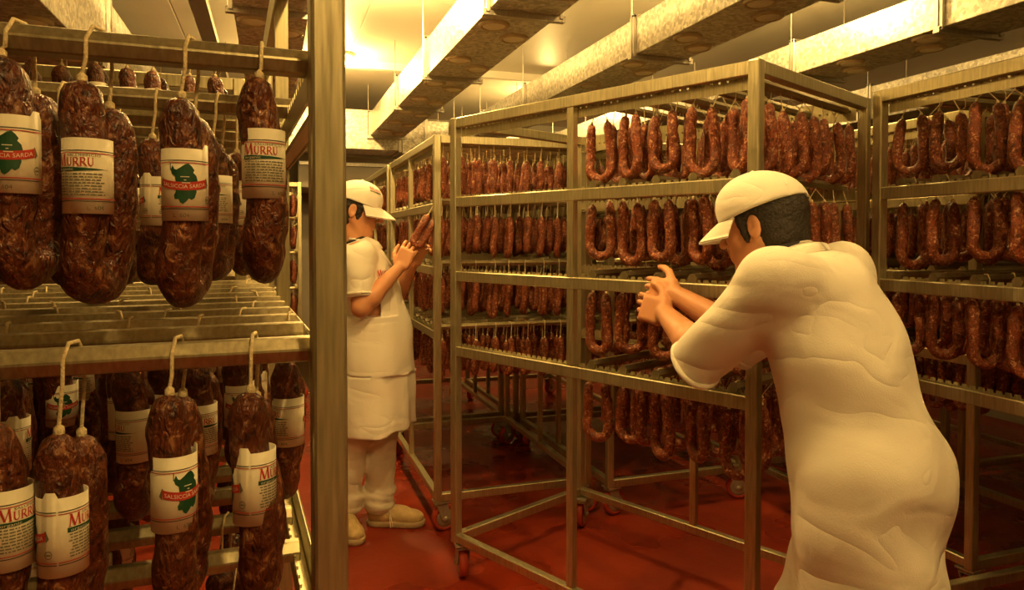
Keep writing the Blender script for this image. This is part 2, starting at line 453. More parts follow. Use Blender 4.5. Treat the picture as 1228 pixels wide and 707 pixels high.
# ------------------------------------------------------------------ racks
RW, RD = 0.85, 1.40
LV = [1.926, 1.640, 1.325, 1.005]        # tops of the four levels
PW = 0.036
def make_rack():
    t = empty('drying_rack')
    hx, hy = RW / 2 - PW / 2, RD / 2 - PW / 2
    post = MB()
    post.box((0, 0, (1.975 + 0.155) / 2), (PW, PW, 1.975 - 0.155))
    pm = post.mesh('post', M['steel'])
    for sx in (-1, 1):
        for sy in (-1, 1):
            p = link('post', pm, t); p.location = (sx * hx, sy * hy, 0); add_bevel(p, 0.004, 2)
        mp = MB().box((0, 0, (1.95 + 0.19) / 2), (0.024, 0.03, 1.95 - 0.19)).build('middle_post', M['steel'], t)
        mp.location = (sx * hx, 0.02, 0)
        for li, z in enumerate(LV):
            h = 0.042
            ry = RD - 2 * PW + 0.004
            rm = MB().box((0, 0, 1.974 - h / 2), (0.030, ry, h)) if li == 0 else MB().box((sx * 0.011, 0, z - h / 2), (0.007, ry, h)).box((-sx * 0.003, 0, z - h + 0.003), (0.022, ry, 0.006))
            rl = rm.build('side_rail', M['steel'], t)
            rl.location = (sx * hx, 0, 0); add_bevel(rl, 0.003, 1)
            # notched strip on the inner side that keeps the sticks apart
            prof = [(-0.66, z - 0.03), (-0.66, z + 0.010)]
            y = -0.66
            while y < 0.655:
                prof += [(y + 0.0165, z + 0.010), (y + 0.0185, z + 0.001), (y + 0.0255, z + 0.001), (y + 0.0275, z + 0.010)]
                y += 0.0275
            prof.append((0.66, z - 0.03))
            st = MB()
            b = len(st.v); n = len(prof)
            for a in (-0.0015, 0.0015):
                for (u, v) in prof: st.v.append((a, u, v))
            for i in range(n):
                j = (i + 1) % n; st.f.append((i, j, n + j, n + i)); st.mi.append(0)
            st.f.append(tuple(range(n))[::-1]); st.f.append(tuple(range(n, 2 * n))); st.mi += [0, 0]
            so = st.build('notched_strip', M['steel'], rl); so.location = (-sx * 0.0165, 0, 0)
        br = MB().box((sx * hx, 0, 0.178), (0.034, RD - 2 * PW + 0.004, 0.036)).build('bottom_rail', M['steel'], t)
        add_bevel(br, 0.003, 1)
    for sy in (-1, 1):
        for z, nm in ((1.954, 'end_rail'), (0.176, 'bottom_rail')):
            o = MB().box((0, sy * hy, z), (RW - 2 * PW + 0.004, 0.034, 0.040)).build(nm, M['steel'], t); add_bevel(o, 0.003, 1)
    # casters
    fk = MB()
    fk.box((0, 0, 0.150), (0.075, 0.075, 0.008)).lathe([(0, 0.132), (0.026, 0.132), (0.026, 0.148), (0, 0.148)], 18)
    for s in (-1, 1):
        fk.prism([(-0.030, 0.136), (0.030, 0.136), (0.036, 0.066), (0.026, 0.052), (0.010, 0.052), (-0.004, 0.066)], 'y', s * 0.026 - 0.0025, s * 0.026 + 0.0025)
    fk.box((0, 0, 0.134), (0.060, 0.056, 0.005))
    fkm = fk.mesh('caster', M['hub'])
    rot = Matrix.Translation((0.018, 0, 0.065)) @ Matrix.Rotation(PI / 2, 4, 'X')
    ty = MB().lathe([(0.046, -0.019), (0.060, -0.018), (0.065, -0.012), (0.065, 0.012), (0.060, 0.018), (0.046, 0.019), (0.046, -0.019)], 28, rot).mesh('tyre', M['tyre'], True)
    hb = MB().lathe([(0, -0.020), (0.012, -0.034), (0.014, -0.020), (0.030, -0.014), (0.046, -0.019), (0.046, 0.019), (0.030, 0.014), (0.014, 0.020), (0.012, 0.034), (0, 0.034)], 28, rot).mesh('wheel_hub', M['hub'], True)
    for k, (sx, sy, a) in enumerate(((-1, -1, 8), (1, -1, -24), (-1, 1, 60), (1, 1, 25))):
        c = link('caster', fkm, t); c.location = (sx * (hx - 0.02), sy * (hy - 0.02), 0); c.rotation_euler = (0, 0, R(a))
        link('tyre', ty, c); link('wheel_hub', hb, c)
    return t

RACKS = {}
def put_rack(key, x, y, rz, label):
    """x, y: front left outer corner; rz: turn about that corner"""
    c, s = math.cos(rz), math.sin(rz)
    cx = x + RW / 2 * c - RD / 2 * s; cy = y + RW / 2 * s + RD / 2 * c
    o = proto if not RACKS else copy_tree(proto)
    o.location = (cx, cy, 0); o.rotation_euler = (0, 0, rz)
    tag(o, label, 'rack', 'wheeled drying racks')
    RACKS[key] = (cx, cy, rz, o)
    return o
def rack_pt(key, lx, ly):
    cx, cy, rz, _ = RACKS[key]
    c, s = math.cos(rz), math.sin(rz)
    return cx + lx * c - ly * s, cy + lx * s + ly * c
proto = make_rack()
# rack L: its front right post stands right before the camera
LRZ = R(3.0)
_pc = (0.056, 0.786)
_c, _s = math.cos(LRZ), math.sin(LRZ)
_fx = _pc[0] - ((RW - PW / 2) * _c - (PW / 2) * _s); _fy = _pc[1] - ((RW - PW / 2) * _s + (PW / 2) * _c)
put_rack('L', _fx, _fy, LRZ, 'steel drying rack with the thick close post, full of labelled sausages')
put_rack('A', 0.752, 3.42, 0, 'steel drying rack that the man in the white cap inspects')
put_rack('E', 1.655, 3.33, 0, 'steel drying rack standing between the inspected rack and horseshoe racks')
put_rack('B', 1.31, 1.69, R(25.0), 'steel drying rack standing askew, pushed by the bending worker')
put_rack('C', 2.59, 2.03, 0, 'steel drying rack behind the rack with the empty lowest rail')
put_rack('D', 1.985, 0.55, 0, 'steel drying rack with horseshoe sausages above an empty lowest rail')
put_rack('A2', 0.752, 4.93, 0, 'steel drying rack right behind the one being inspected')
put_rack('E2', 1.655, 4.85, 0, 'steel drying rack two rows behind the pushed rack')
put_rack('F', 2.59, 3.52, 0, 'steel drying rack lined up behind the horseshoe racks')
put_rack('H', 3.55, 2.95, 0, 'steel drying rack nearest the right wall')
put_rack('N', -0.93, 2.42, R(1), 'steel drying rack lined up behind the labelled sausages')
put_rack('G', -0.60, 6.66, 0, 'steel drying rack at the far end of the aisle')

# ------------------------------------------------------------------ sticks and sausages: layout
STICK_H = 0.027
sticks = []       # dict(rack, level, ly, z)
saus = []         # dict(rack, level, stick, x, y, z, rot, kind, var)
LNAMES = ['top', 'second', 'third', 'lowest']
def stick(rack, level, ly, dx=0.0, drz=0.0):
    x, y = rack_pt(rack, dx, ly)
    sticks.append(dict(rack=rack, level=level, x=x, y=y, z=LV[level], rz=RACKS[rack][2] + drz))
    return len(sticks) - 1
def hang(rack, level, si, lx, rot, kind, var, ang=0.0, sc=1.0, drop=0.0, tilt=0.0):
    s = sticks[si]
    c, sn = math.cos(s['rz']), math.sin(s['rz'])
    saus.append(dict(rack=rack, level=level, stick=si, x=s['x'] + lx * c, y=s['y'] + lx * sn, z=s['z'] - drop, rot=rot + RACKS[rack][2],
                     kind=kind, var=var, ang=ang, sc=sc, tilt=tilt, drop=drop))

YS = [-0.61 + 0.1355 * i for i in range(10)]
def fill(rack, level, kind, n=9, keep=lambda i, j: True, rows=range(10), spread=0.36, rotbase=PI / 2, jit=0.5, ys=YS):
    for i in range(10):
        if not rows_ok(rows, i): continue
        si = stick(rack, level, ys[i] + random.uniform(-.008, .008))
        for j in range(n):
            if not keep(i, j): continue
            lx = -spread + 2 * spread * j / (n - 1) + random.uniform(-.010, .010)
            hang(rack, level, si, lx, rotbase + random.uniform(-jit, jit), kind, random.randrange(5), random.uniform(-PI, PI), random.uniform(.9, 1.06), random.uniform(0, .012))
def rows_ok(rows, i): return i in rows

for rk in ('A', 'E', 'A2', 'E2', 'C', 'F', 'H'):
    for lv in range(4):
        fill(rk, lv, 'hairpin' if rk not in ('C', 'F', 'H') else ('hairpin' if random.random() < .5 else 'horseshoe'), 9 if rk in ('A', 'E', 'C') else 8)
for lv in range(4):
    fill('G', lv, 'hairpin', 8, rows=range(0, 5))
    if lv: fill('N', lv, 'labelled', 7, rows=range(0, 9), keep=lambda i, j: (i + j) % 3 != 0 and j < 6)
# B: sticks only on the part near the worker; the far quarter is bare
for lv in range(4):
    fill('B', lv, 'horseshoe', 8, rows=range(0, 5), jit=0.55, rotbase=PI / 2)
# D: top three levels
for lv in range(3):
    fill('D', lv, 'horseshoe', 7, rows=range(0, 10), jit=0.55, rotbase=-0.75, spread=0.35, keep=lambda i, j: (i + j * 2) % 7 != 3)

# ---- rack L, the close-up one
LYS = [-0.645, -0.42, -0.285, -0.155, -0.03, 0.10, 0.23, 0.36, 0.49, 0.62]
def l_px(si, px):
    s = sticks[si]
    # walk along the stick until the picture column matches
    best, bl = 1e9, 0
    for k in range(-420, 421):
        lx = k / 1000
        x = s['x'] + lx * math.cos(s['rz']); y = s['y'] + lx * math.sin(s['rz'])
        p = project(x, y, s['z'])[0]
        if abs(p - px) < best: best, bl = abs(p - px), lx
    return bl
# level 0 (top): only two sticks at the back carry sausages
for i, ly in enumerate(LYS):
    if i < 9: continue
    si = stick('L', 0, ly + .02)
    if i == 9:
        for j in range(11):
            hang('L', 0, si, -0.37 + 0.073 * j + random.uniform(-.008, .008), PI / 2 + random.uniform(-.5, .2), 'labelled', random.randrange(5), random.uniform(-.9, .9), 0.95, -.018 + random.uniform(0, .02))
MAPA, TXT = 1.0, -1.0
# level 1: front stick, four big ones in view
front1 = [(-62, -.2, 1, 0.1), (28, -.42, 0, PI + .40), (122, -.50, 1, 0.45), (232, -.30, 2, PI + .32), (317, -.12, 3, 0.30)]
LYS1 = [-0.645, -0.36, -0.20, -0.07, 0.06, 0.19, 0.32, 0.45, 0.58, 0.655]
LYS2 = [-0.645, -0.50, -0.39, -0.275, -0.16, -0.045, 0.08, 0.22, 0.38, 0.54]
back1 = {1: [(-20, -.3, 4, .3), (82, -.3, 3, .25), (192, -.1, 1, 1.4), (266, -.3, 2, .2)],
         2: [(40, .2, 2, 2), (150, -.2, 0, 1), (290, -.3, 4, 2.4)],
         3: [(100, 0, 1, 0), (250, .2, 0, 3)], 5: [(300, .1, 2, 1)]}
for i, ly in enumerate(LYS1):
    si = stick('L', 1, ly)
    lst = front1 if i == 0 else back1.get(i, [])
    for (p, dr, v, a) in lst:
        hang('L', 1, si, l_px(si, p), PI / 2 + dr, 'labelled', v, a, 1.06 if i == 0 else 0.97, [-.02, -.028, -.010, -.004, -.028][lst.index((p, dr, v, a))] if i == 0 else random.uniform(.0, .02))
front2 = [(-8, .2, 0, .9), (86, -.35, 2, 1.95), (213, -.28, 3, PI + .9), (304, -.22, 4, 1.6)]
for i, ly in enumerate(LYS2):
    si = stick('L', 2, ly)
    if i == 0:
        for (p, dr, v, a) in front2: hang('L', 2, si, l_px(si, p), PI / 2 + dr, 'labelled', v, a, 1.12, [.0, .012, -.016, -.012][front2.index((p, dr, v, a))])
    elif i == 2:
        for (p, dr, v, a) in [(8, .1, 1, 2.2), (155, -.1, 0, -.75), (240, -.2, 1, .8), (347, -.2, 2, -.75)]: hang('L', 2, si, l_px(si, p), PI / 2 + dr, 'labelled', v, a, 1.0, 0.0)
    elif i > 2:
        for j in range(8):
            if random.random() < .82:
                hang('L', 2, si, -0.35 + 0.098 * j + random.uniform(-.02, .02), PI / 2 + random.uniform(-.6, .6), 'labelled', random.randrange(5), random.uniform(-PI, PI), random.uniform(.92, 1.05), random.uniform(0, .02), random.uniform(-.08, .08))
for i, ly in enumerate(LYS):
    if i == 0: continue
    si = stick('L', 3, ly)
    for j in range(7):
        if random.random() < .75:
            hang('L', 3, si, -0.34 + 0.11 * j + random.uniform(-.02, .02), PI / 2 + random.uniform(-.6, .6), 'labelled', random.randrange(5), random.uniform(-PI, PI), random.uniform(.92, 1.05), random.uniform(0, .02))

# ------------------------------------------------------------------ sausage shapes
KIND = {  # leg length, radius, gap between legs, hang
    'labelled': (0.212, 0.0200, 0.043, 0.030),
    'hairpin': (0.215, 0.0175, 0.042, 0.045),
    'horseshoe': (0.225, 0.0170, 0.080, 0.035)}
def sausage_path(kind, seed, rings):
    Lg, r, g, hg = KIND[kind]
    rd = random.Random(seed)
    d1 = rd.uniform(0, .012); d2 = rd.uniform(0.0, .03)
    lean = rd.uniform(-.01, .01)
    bot = -(hg + Lg) + g / 2 + r
    ptsl = []
    top1, top2 = -hg - d1, -hg - d2
    L1 = top1 - bot; La = PI * g / 2; L2 = top2 - bot
    tot = L1 + La + L2
    close = 0.30 if kind == 'horseshoe' else 0.1
    for i in range(rings + 1):
        s = tot * i / rings
        if s < L1:
            x, z = -g / 2, top1 - s
        elif s < L1 + La:
            a = (s - L1) / (g / 2)
            x, z = -g / 2 * math.cos(a), bot - g / 2 * math.sin(a)
        else:
            x, z = g / 2, bot + (s - L1 - La)
        k = max(0.0, (z - bot) / (-hg - bot))
        x *= 1 - close * k * k                      # legs lean together at the top
        y = lean * (1 - k) + 0.004 * math.sin(6 * k + seed)
        ptsl.append((x, y, z, s, tot))
    return ptsl
def sausage_geo(kind, seed, rings, seg):
    Lg, r, g, hg = KIND[kind]
    rd = random.Random(seed + 100)
    pts = sausage_path(kind, seed, rings)
    ph = [rd.uniform(0, 6.28) for _ in range(8)]
    P = [Vector(p[:3]) for p in pts]
    V = []; Fc = []
    n = len(P)
    Yv = Vector((0, 1, 0))
    for i, p in enumerate(P):
        t = (P[min(i + 1, n - 1)] - P[max(i - 1, 0)]).normalized()
        s, tot = pts[i][3], pts[i][4]
        e = min(s, tot - s)
        te = 0.030
        prof = 1.0 if e > te else math.sqrt(max(0.0, 1 - (1 - e / te) ** 2)) * 0.86 + 0.14
        side = t.cross(Yv).normalized(); up = side.cross(t).normalized()
        lab = kind == 'labelled' and 0.04 < s < 0.14
        for k in range(seg):
            a = 2 * PI * k / seg
            lump = 0.045 * math.sin(s * 70 + ph[0] + math.sin(a + ph[1])) + 0.04 * math.sin(s * 140 + 2 * a + ph[2]) + 0.03 * math.sin(3 * a + s * 40 + ph[3]) + 0.025 * math.sin(s * 260 + ph[4] - 2 * a)
            if lab: lump *= 0.25
            rr = r * prof * (1 + lump)
            V.append(tuple(p + (side * math.cos(a) + up * math.sin(a)) * rr))
    for i in range(n - 1):
        for k in range(seg):
            k2 = (k + 1) % seg
            Fc.append((i * seg + k, i * seg + k2, (i + 1) * seg + k2, (i + 1) * seg + k))
    Fc.append(tuple(range(seg))[::-1]); Fc.append(tuple((n - 1) * seg + k for k in range(seg)))
    return V, Fc, P
def string_pts(kind, seed, P, drop=0.0):
    """twine from each end up over the stick"""
    a, b = P[0], P[-1]
    h = STICK_H
    ss = -1 if a.x < b.x else 1
    if kind == 'horseshoe':
        loop = [(0.0, -0.019, -0.004), (0.0, -0.018, 0.016), (0, -0.008, h + .002), (0, 0.008, h + .002), (0, 0.018, 0.016), (0, 0.019, -0.004)]
    else:
        loop = [(-0.019, 0, -0.004), (-0.018, 0, 0.016), (-0.008, 0, h + .002), (0.008, 0, h + .002), (0.018, 0, 0.016), (0.019, 0, -0.004)]
    loop = [(x, y, max(z + drop, a.z + .008)) for (x, y, z) in loop]
    return [tuple(a + Vector((0, 0, -.012))), tuple(a + Vector((0, 0, .006)))] + loop + [tuple(b + Vector((0, 0, .006))), tuple(b + Vector((0, 0, -.012)))]

BODY = {}; STR = {}; LOW = {}; PP = {}
for kind in KIND:
    for v in range(5):
        sd = v * 13 + len(kind)
        hi = (64, 20) if kind == 'labelled' else (48, 16)
        V, Fc, P = sausage_geo(kind, sd, *hi)
        mb = MB(); mb.v = V; mb.f = Fc; mb.mi = [0] * len(Fc)
        BODY[kind, v] = mb.mesh('sausage', M['sausage'] if kind == 'labelled' else M['sausage_small'], True)
        PP[kind, v] = (sd, P)
        sp = string_pts(kind, sd, P)
        ms = MB().tube(sp, 0.0021 if kind == 'labelled' else 0.0016, 6)
        # knot where the ends are tied
        for q in (P[0], P[-1]):
            m4 = Matrix.Translation(q)
            ms.lathe([(0, .008), (.0048, .004), (.0052, -.002), (.003, -.006), (0, -.008)], 8, m4)
        STR[kind, v] = ms.mesh('string', M['string'], True)
        V, Fc, P = sausage_geo(kind, sd, 15, 7)
        sm = MB().tube([sp[1], sp[2 if len(sp) else 1], sp[4], sp[7], sp[-2]], 0.0016, 3, cap=False)
        LOW[kind, v] = (np.array(V), [f for f in Fc if len(f) == 4], np.array(sm.v), sm.f)

def string_for(key, drop):
    kk = key + (round(drop, 3),)
    if kk not in STR:
        sd, P = PP[key]
        ms = MB().tube(string_pts(key[0], sd, P, drop), 0.0021 if key[0] == 'labelled' else 0.0016, 6)
        for q in (P[0], P[-1]):
            ms.lathe([(0, .008), (.0048, .004), (.0052, -.002), (.003, -.006), (0, -.008)], 8, Matrix.Translation(q))
        STR[kk] = ms.mesh('string', M['string'], True)
    return STR[kk]
# ------------------------------------------------------------------ paper label
LR = 0.0220                     # label radius
LH = 0.068                      # label height
LC = 2 * PI * LR                # unrolled length
def text_tris(txt, size, shear=0.0, spacing=1.0):
    cu = bpy.data.curves.new('t', 'FONT'); cu.body = txt; cu.size = size; cu.shear = shear; cu.space_character = spacing
    cu.resolution_u = 2; cu.align_x = 'LEFT'
    o = bpy.data.objects.new('t', cu); COL.objects.link(o)
    bpy.context.view_layer.update()
    me = bpy.data.meshes.new_from_object(o.evaluated_get(bpy.context.evaluated_depsgraph_get()))
    v = [(p.co.x, p.co.y) for p in me.vertices]; f = [tuple(p.vertices) for p in me.polygons]
    bpy.data.objects.remove(o); bpy.data.curves.remove(cu); bpy.data.meshes.remove(me)
    return v, f
class Flat:
    def __init__(s): s.bm = bmesh.new()
    def poly(s, pts, mi):
        vs_ = [s.bm.verts.new((x, y, 0)) for x, y in pts]
        fc = s.bm.faces.new(vs_); fc.material_index = mi
        r_ = bmesh.ops.triangulate(s.bm, faces=[fc])
        for q in r_['faces']: q.material_index = mi
    def rect(s, x0, y0, x1, y1, mi): s.poly([(x0, y0), (x1, y0), (x1, y1), (x0, y1)], mi)
    def text(s, txt, x, y, size, mi, width=None, curve=None, spacing=1.0, sx=1.0):
        v, f = text_tris(txt, size, 0, spacing)
        if not v: return
        x0 = min(p[0] for p in v); x1 = max(p[0] for p in v)
        k = (width / (x1 - x0)) if width else sx
        vs_ = []
        for (a, b) in v:
            X = x + (a - x0) * k; Yy = y + b
            if curve: Yy += curve(X)
            vs_.append(s.bm.verts.new((X, Yy, 0)))
        for q in f:
            try:
                fc = s.bm.faces.new([vs_[i] for i in q]); fc.material_index = mi
            except ValueError: pass
    def strokes(s, segs, x, y, sx, sy, mi):
        for (a, b, w) in segs:
            ax, ay, bx, by = x + a[0] * sx, y + a[1] * sy, x + b[0] * sx, y + b[1] * sy
            dx, dy = bx - ax, by - ay; L_ = math.hypot(dx, dy) or 1
            nx, ny = -dy / L_ * w * sy / 2, dx / L_ * w * sy / 2
            s.poly([(ax + nx, ay + ny), (ax - nx, ay - ny), (bx - nx, by - ny), (bx + nx, by + ny)], mi)
    def slice(s, xs):
        for x in xs:
            bmesh.ops.bisect_plane(s.bm, geom=s.bm.verts[:] + s.bm.edges[:] + s.bm.faces[:], plane_co=(x, 0, 0), plane_no=(1, 0, 0))
# serif capitals as strokes in a unit box
GL = {'M': ([((.10, 0), (.20, 1), .09), ((.20, 1), (.52, .02), .17), ((.52, .02), (.84, 1), .08), ((.84, 1), (.94, 0), .17), ((.0, .02), (.22, .02), .05), ((.80, .02), (1.06, .02), .05), ((.08, .98), (.24, .98), .05), ((.80, .98), (.96, .98), .05)], 1.12),
      'U': ([((.14, 1), (.14, .30), .16), ((.14, .32), (.24, .08), .15), ((.22, .09), (.46, .05), .11), ((.44, .05), (.60, .22), .10), ((.60, .2), (.60, 1), .09), ((.0, .98), (.28, .98), .05), ((.48, .98), (.72, .98), .05)], .80),
      'R': ([((.14, 0), (.14, 1), .16), ((.10, .96), (.46, .96), .09), ((.44, .97), (.60, .78), .13), ((.60, .80), (.46, .50), .13), ((.14, .50), (.48, .50), .08), ((.34, .50), (.72, .0), .15), ((.0, .02), (.28, .02), .05), ((.62, .02), (.80, .02), .05)], .80)}
def murru(fl, x, y, h, k, mi, rest='URRU'):
    """big M followed by small capitals"""
    fl.strokes(GL['M'][0], x, y, h * k, h, mi); cx = x + h * k * GL['M'][1]
    for ch in rest:
        g, w = GL[ch]; fl.strokes(g, cx, y, h * .72 * k, h * .72, mi); cx += h * .72 * k * w
    return cx
SARD = [(.18, .96), (.24, .86), (.30, .84), (.42, .90), (.56, .98), (.66, 1.0), (.76, .93), (.84, .84), (.80, .78), (.90, .70), (.94, .58), (.88, .44), (.90, .30), (.84, .16), (.74, .10), (.66, .14), (.58, .06), (.48, .0), (.40, .04), (.36, .12), (.24, .12), (.22, .22), (.28, .30), (.24, .42), (.32, .46), (.28, .56), (.26, .68), (.16, .74), (.12, .84)]
def label_print_mesh():
    fl = Flat(); RED, GRN, DRK, OLV, CRM = range(5)
    K_ = LR / 0.0258; LC = 2 * PI * 0.0258; W = LC - 0.002
    fl.rect(0, .0660, W, .0668, DRK); fl.rect(0, .0634, W, .0643, RED)
    fl.rect(0, .0152, W, .0161, RED); fl.rect(0, .0128, W, .0136, DRK)
    # front panel, centred on u = LC/4
    c = LC * .25
    x0 = c - .031
    murru(fl, x0, .0500, .0125, 1.0, RED)
    fl.text('SALUMIFICIO', x0 + .0150, .0601, .0036, OLV, width=.034)
    n = 14
    up = [(x0 - .001 + .058 * i / n, .0490 - .0022 * (i / n) ** 2) for i in range(n + 1)]
    lo = [(x0 - .001 + .058 * i / n, .0442 + .0030 * (i / n) ** 2) for i in range(n + 1)]
    for i in range(n):
        fl.poly([lo[i], lo[i + 1], up[i + 1], up[i]], GRN)
    fl.text('organic', x0 + .002, .0453, .0042, CRM, width=.020)
    rd = random.Random(3)
    for ln in range(8):
        y = .0412 - ln * .0031
        x = x0 + rd.uniform(0, .004); xe = x0 + .054 - rd.uniform(0, .006)
        while x < xe:
            w = rd.uniform(.0015, .006)
            fl.rect(x, y, min(x + w, xe), y + .0013, OLV); x += w + .0010
    fl.text('L  604', c + .004, .0040, .0062, OLV, width=.017)
    # map panel, centred on u = 3/4 LC
    c = LC * .75
    x0, y0, w, h = c - .019, .0185, .036, .0445
    fl.poly([(x0 + u * w, y0 + v * h) for u, v in SARD], GRN)
    fl.rect(x0 + .10 * w, y0 + .84 * h, x0 + .125 * w, y0 + 1.02 * h, DRK)
    for i, (a, b_, ww) in enumerate(((.42, .66, .26), (.52, .58, .07), (.46, .51, .24))):
        fl.rect(x0 + a * w, y0 + b_ * h, x0 + (a + ww) * w, y0 + b_ * h + .0010, CRM)
    arc = lambda X: .0028 * ((X - c) / .027) ** 2 * 1.6
    n = 18
    for i in range(n):
        xa = c - .027 + .054 * i / n; xb = c - .027 + .054 * (i + 1) / n
        fl.poly([(xa, .0335 + arc(xa)), (xb, .0335 + arc(xb)), (xb, .0425 + arc(xb)), (xa, .0425 + arc(xa))], RED)
    for s in (-1, 1):
        fl.poly([(c + s * .0278, .0365), (c + s * .0312, .0400), (c + s * .0275, .0485), (c + s * .0262, .0472)][::s], OLV)
    fl.text('SALSICCIA SARDA', c - .0245, .0357, .0060, CRM, width=.049, curve=arc)
    for i in range(16):
        a, b_ = 2 * PI * i / 16, 2 * PI * (i + 1) / 16
        fl.poly([(c + .030 + .0042 * math.cos(q) * rr, .0240 + .0042 * math.sin(q) * rr) for q, rr in ((a, 1), (b_, 1), (b_, .82), (a, .82))], OLV)
    fl.rect(c + .0275, .0232, c + .0325, .0246, OLV)
    fl.text('L  604', c - .012, .0040, .0062, OLV, width=.017)
    fl.slice([LC * i / 44 for i in range(1, 44)])
    for v in fl.bm.verts:
        a = v.co.x / 0.0258
        order = 0.0005
        v.co = Vector(((LR + order) * math.cos(a), (LR + order) * math.sin(a), v.co.y * K_ - LH / 2))
    me = bpy.data.meshes.new('label_print'); fl.bm.to_mesh(me); fl.bm.free()
    # lift later colours (lettering) a hair above the earlier ones
    nv = len(me.vertices); lift = np.zeros(nv)
    for p in me.polygons:
        q = {0: .0002, 1: .0, 2: .0001, 3: .0001, 4: .0005}[p.material_index]
        for i in p.vertices: lift[i] = max(lift[i], q)
    co = np.empty(nv * 3); me.vertices.foreach_get('co', co); co = co.reshape(-1, 3)
    rr = np.hypot(co[:, 0], co[:, 1]); k = (rr + lift) / rr
    co[:, 0] *= k; co[:, 1] *= k
    me.vertices.foreach_set('co', co.ravel())
    for nm in ('p_red', 'p_green', 'p_dark', 'p_olive', 'p_cream'): me.materials.append(M[nm])
    me.update()
    return me
PRINT = label_print_mesh()
_lb = MB()
n = 48
for zz in (-LH / 2, LH / 2):
    for rr in (LR, LR - .0007):
        for k in range(n):
            a = 2 * PI * k / n; _lb.v.append((rr * math.cos(a), rr * math.sin(a), zz + (.005 if zz > 0 and 44 <= k <= 47 else 0)))
for k in range(n):
    k2 = (k + 1) % n
    _lb.f += [(k, k2, 2 * n + k2, 2 * n + k), (n + k2, n + k, 3 * n + k, 3 * n + k2), (2 * n + k, 2 * n + k2, 3 * n + k2, 3 * n + k), (k2, k, n + k, n + k2)]
    _lb.mi += [0] * 4
PAPER = _lb.mesh('paper_label', M['paper'], True)

# ------------------------------------------------------------------ choose the sausages that show largest
GX, GY = 307, 177
vis = np.zeros(len(saus), int)
claim = np.full((GY, GX), -1)
order = []
for i, s in enumerate(saus):
    Lg, r, g, hg = KIND[s['kind']]
    px, py, d = project(s['x'], s['y'], s['z'] - hg)
    order.append((d, i))
for d, i in sorted(order):
    s = saus[i]
    if d < 0.15: continue
    Lg, r, g, hg = KIND[s['kind']]
    px, y0, d = project(s['x'], s['y'], s['z'] - hg)
    y1 = project(s['x'], s['y'], s['z'] - hg - Lg)[1]
    w = (r + g / 2 * abs(math.cos(s['rot']))) * F / d
    a, b = int(max(0, (px - w) / 4)), int(min(GX, (px + w) / 4 + 1)); c, e = int(max(0, y0 / 4)), int(min(GY, y1 / 4 + 1))
    if a >= b or c >= e: continue
    blk = claim[c:e, a:b]; fr = blk < 0
    vis[i] = fr.sum(); blk[fr] = i
    if s['rack'] == 'L' and px > 372: vis[i] = 0
rank = np.argsort(-vis)
chosen = set(int(i) for i in rank[:299] if vis[i] > 0)

RNAME = {'L': 'rack with thick close post', 'A': 'rack the man inspects', 'E': 'rack beside the inspected one',
         'B': 'askew rack being pushed', 'C': 'rack behind empty-railed one', 'D': 'rack with empty lowest rail',
         'A2': 'rack behind the inspected one', 'E2': 'rack two rows behind pushed one', 'F': 'rack behind horseshoe racks', 'H': 'rack nearest right wall',
         'N': 'rack behind labelled sausages', 'G': 'rack at far aisle end'}
ORD = ['first', 'second', 'third', 'fourth', 'fifth', 'sixth', 'seventh', 'eighth', 'ninth', 'tenth']
def stick_no(si):
    q = sticks[si]
    return [j for j, k in enumerate(sticks) if k['rack'] == q['rack'] and k['level'] == q['level']].index(si)
def sausage_label(i, s):
    lv = LNAMES[s['level']]
    if s['rack'] == 'L':
        fr = [j for j in range(len(saus)) if saus[j]['rack'] == 'L' and saus[j]['level'] == s['level'] and saus[j]['stick'] == s['stick']]
        k = fr.index(i); row = s['stick'] - min(saus[j]['stick'] for j in range(len(saus)) if saus[j]['rack'] == 'L' and saus[j]['level'] == s['level'])
        if s['level'] == 1 and row == 0:
            t = ['large sausage at the wall end of the upper front stick, cut off',
                 'large folded sausage with the tilted green island label on upper front stick',
                 'large folded sausage with red lettering on its label, gap to its loop',
                 'large folded sausage with upright green island label on upper front stick',
                 'large sausage with red lettering hanging nearest the thick post, upper front stick'][k]
            return t
        if s['level'] == 2 and row == 0:
            return ['large dark sausage at the wall end of the lower front stick',
                    'large sausage on doubled long strings, lower front stick, red lettering',
                    'large sausage with green island label on the lower front stick',
                    'large sausage with pointed top nearest the post, lower front stick'][k]
        return 'labelled sausage on the %s stick behind the thick post, %s level' % (ORD[stick_no(s['stick']) + (1 if s['level'] == 3 else 9 if s['level'] == 0 else 0)], lv)
    kd = {'labelled': 'labelled folded sausage', 'hairpin': 'thin folded sausage', 'horseshoe': 'horseshoe sausage'}[s['kind']]
    if s['rack'] == 'B':
        return '%s, %s level, %s stick from the worker, askew rack' % (kd, lv, ORD[stick_no(s['stick'])])
    return '%s on the %s level of %s' % (kd, lv, RNAME[s['rack']])

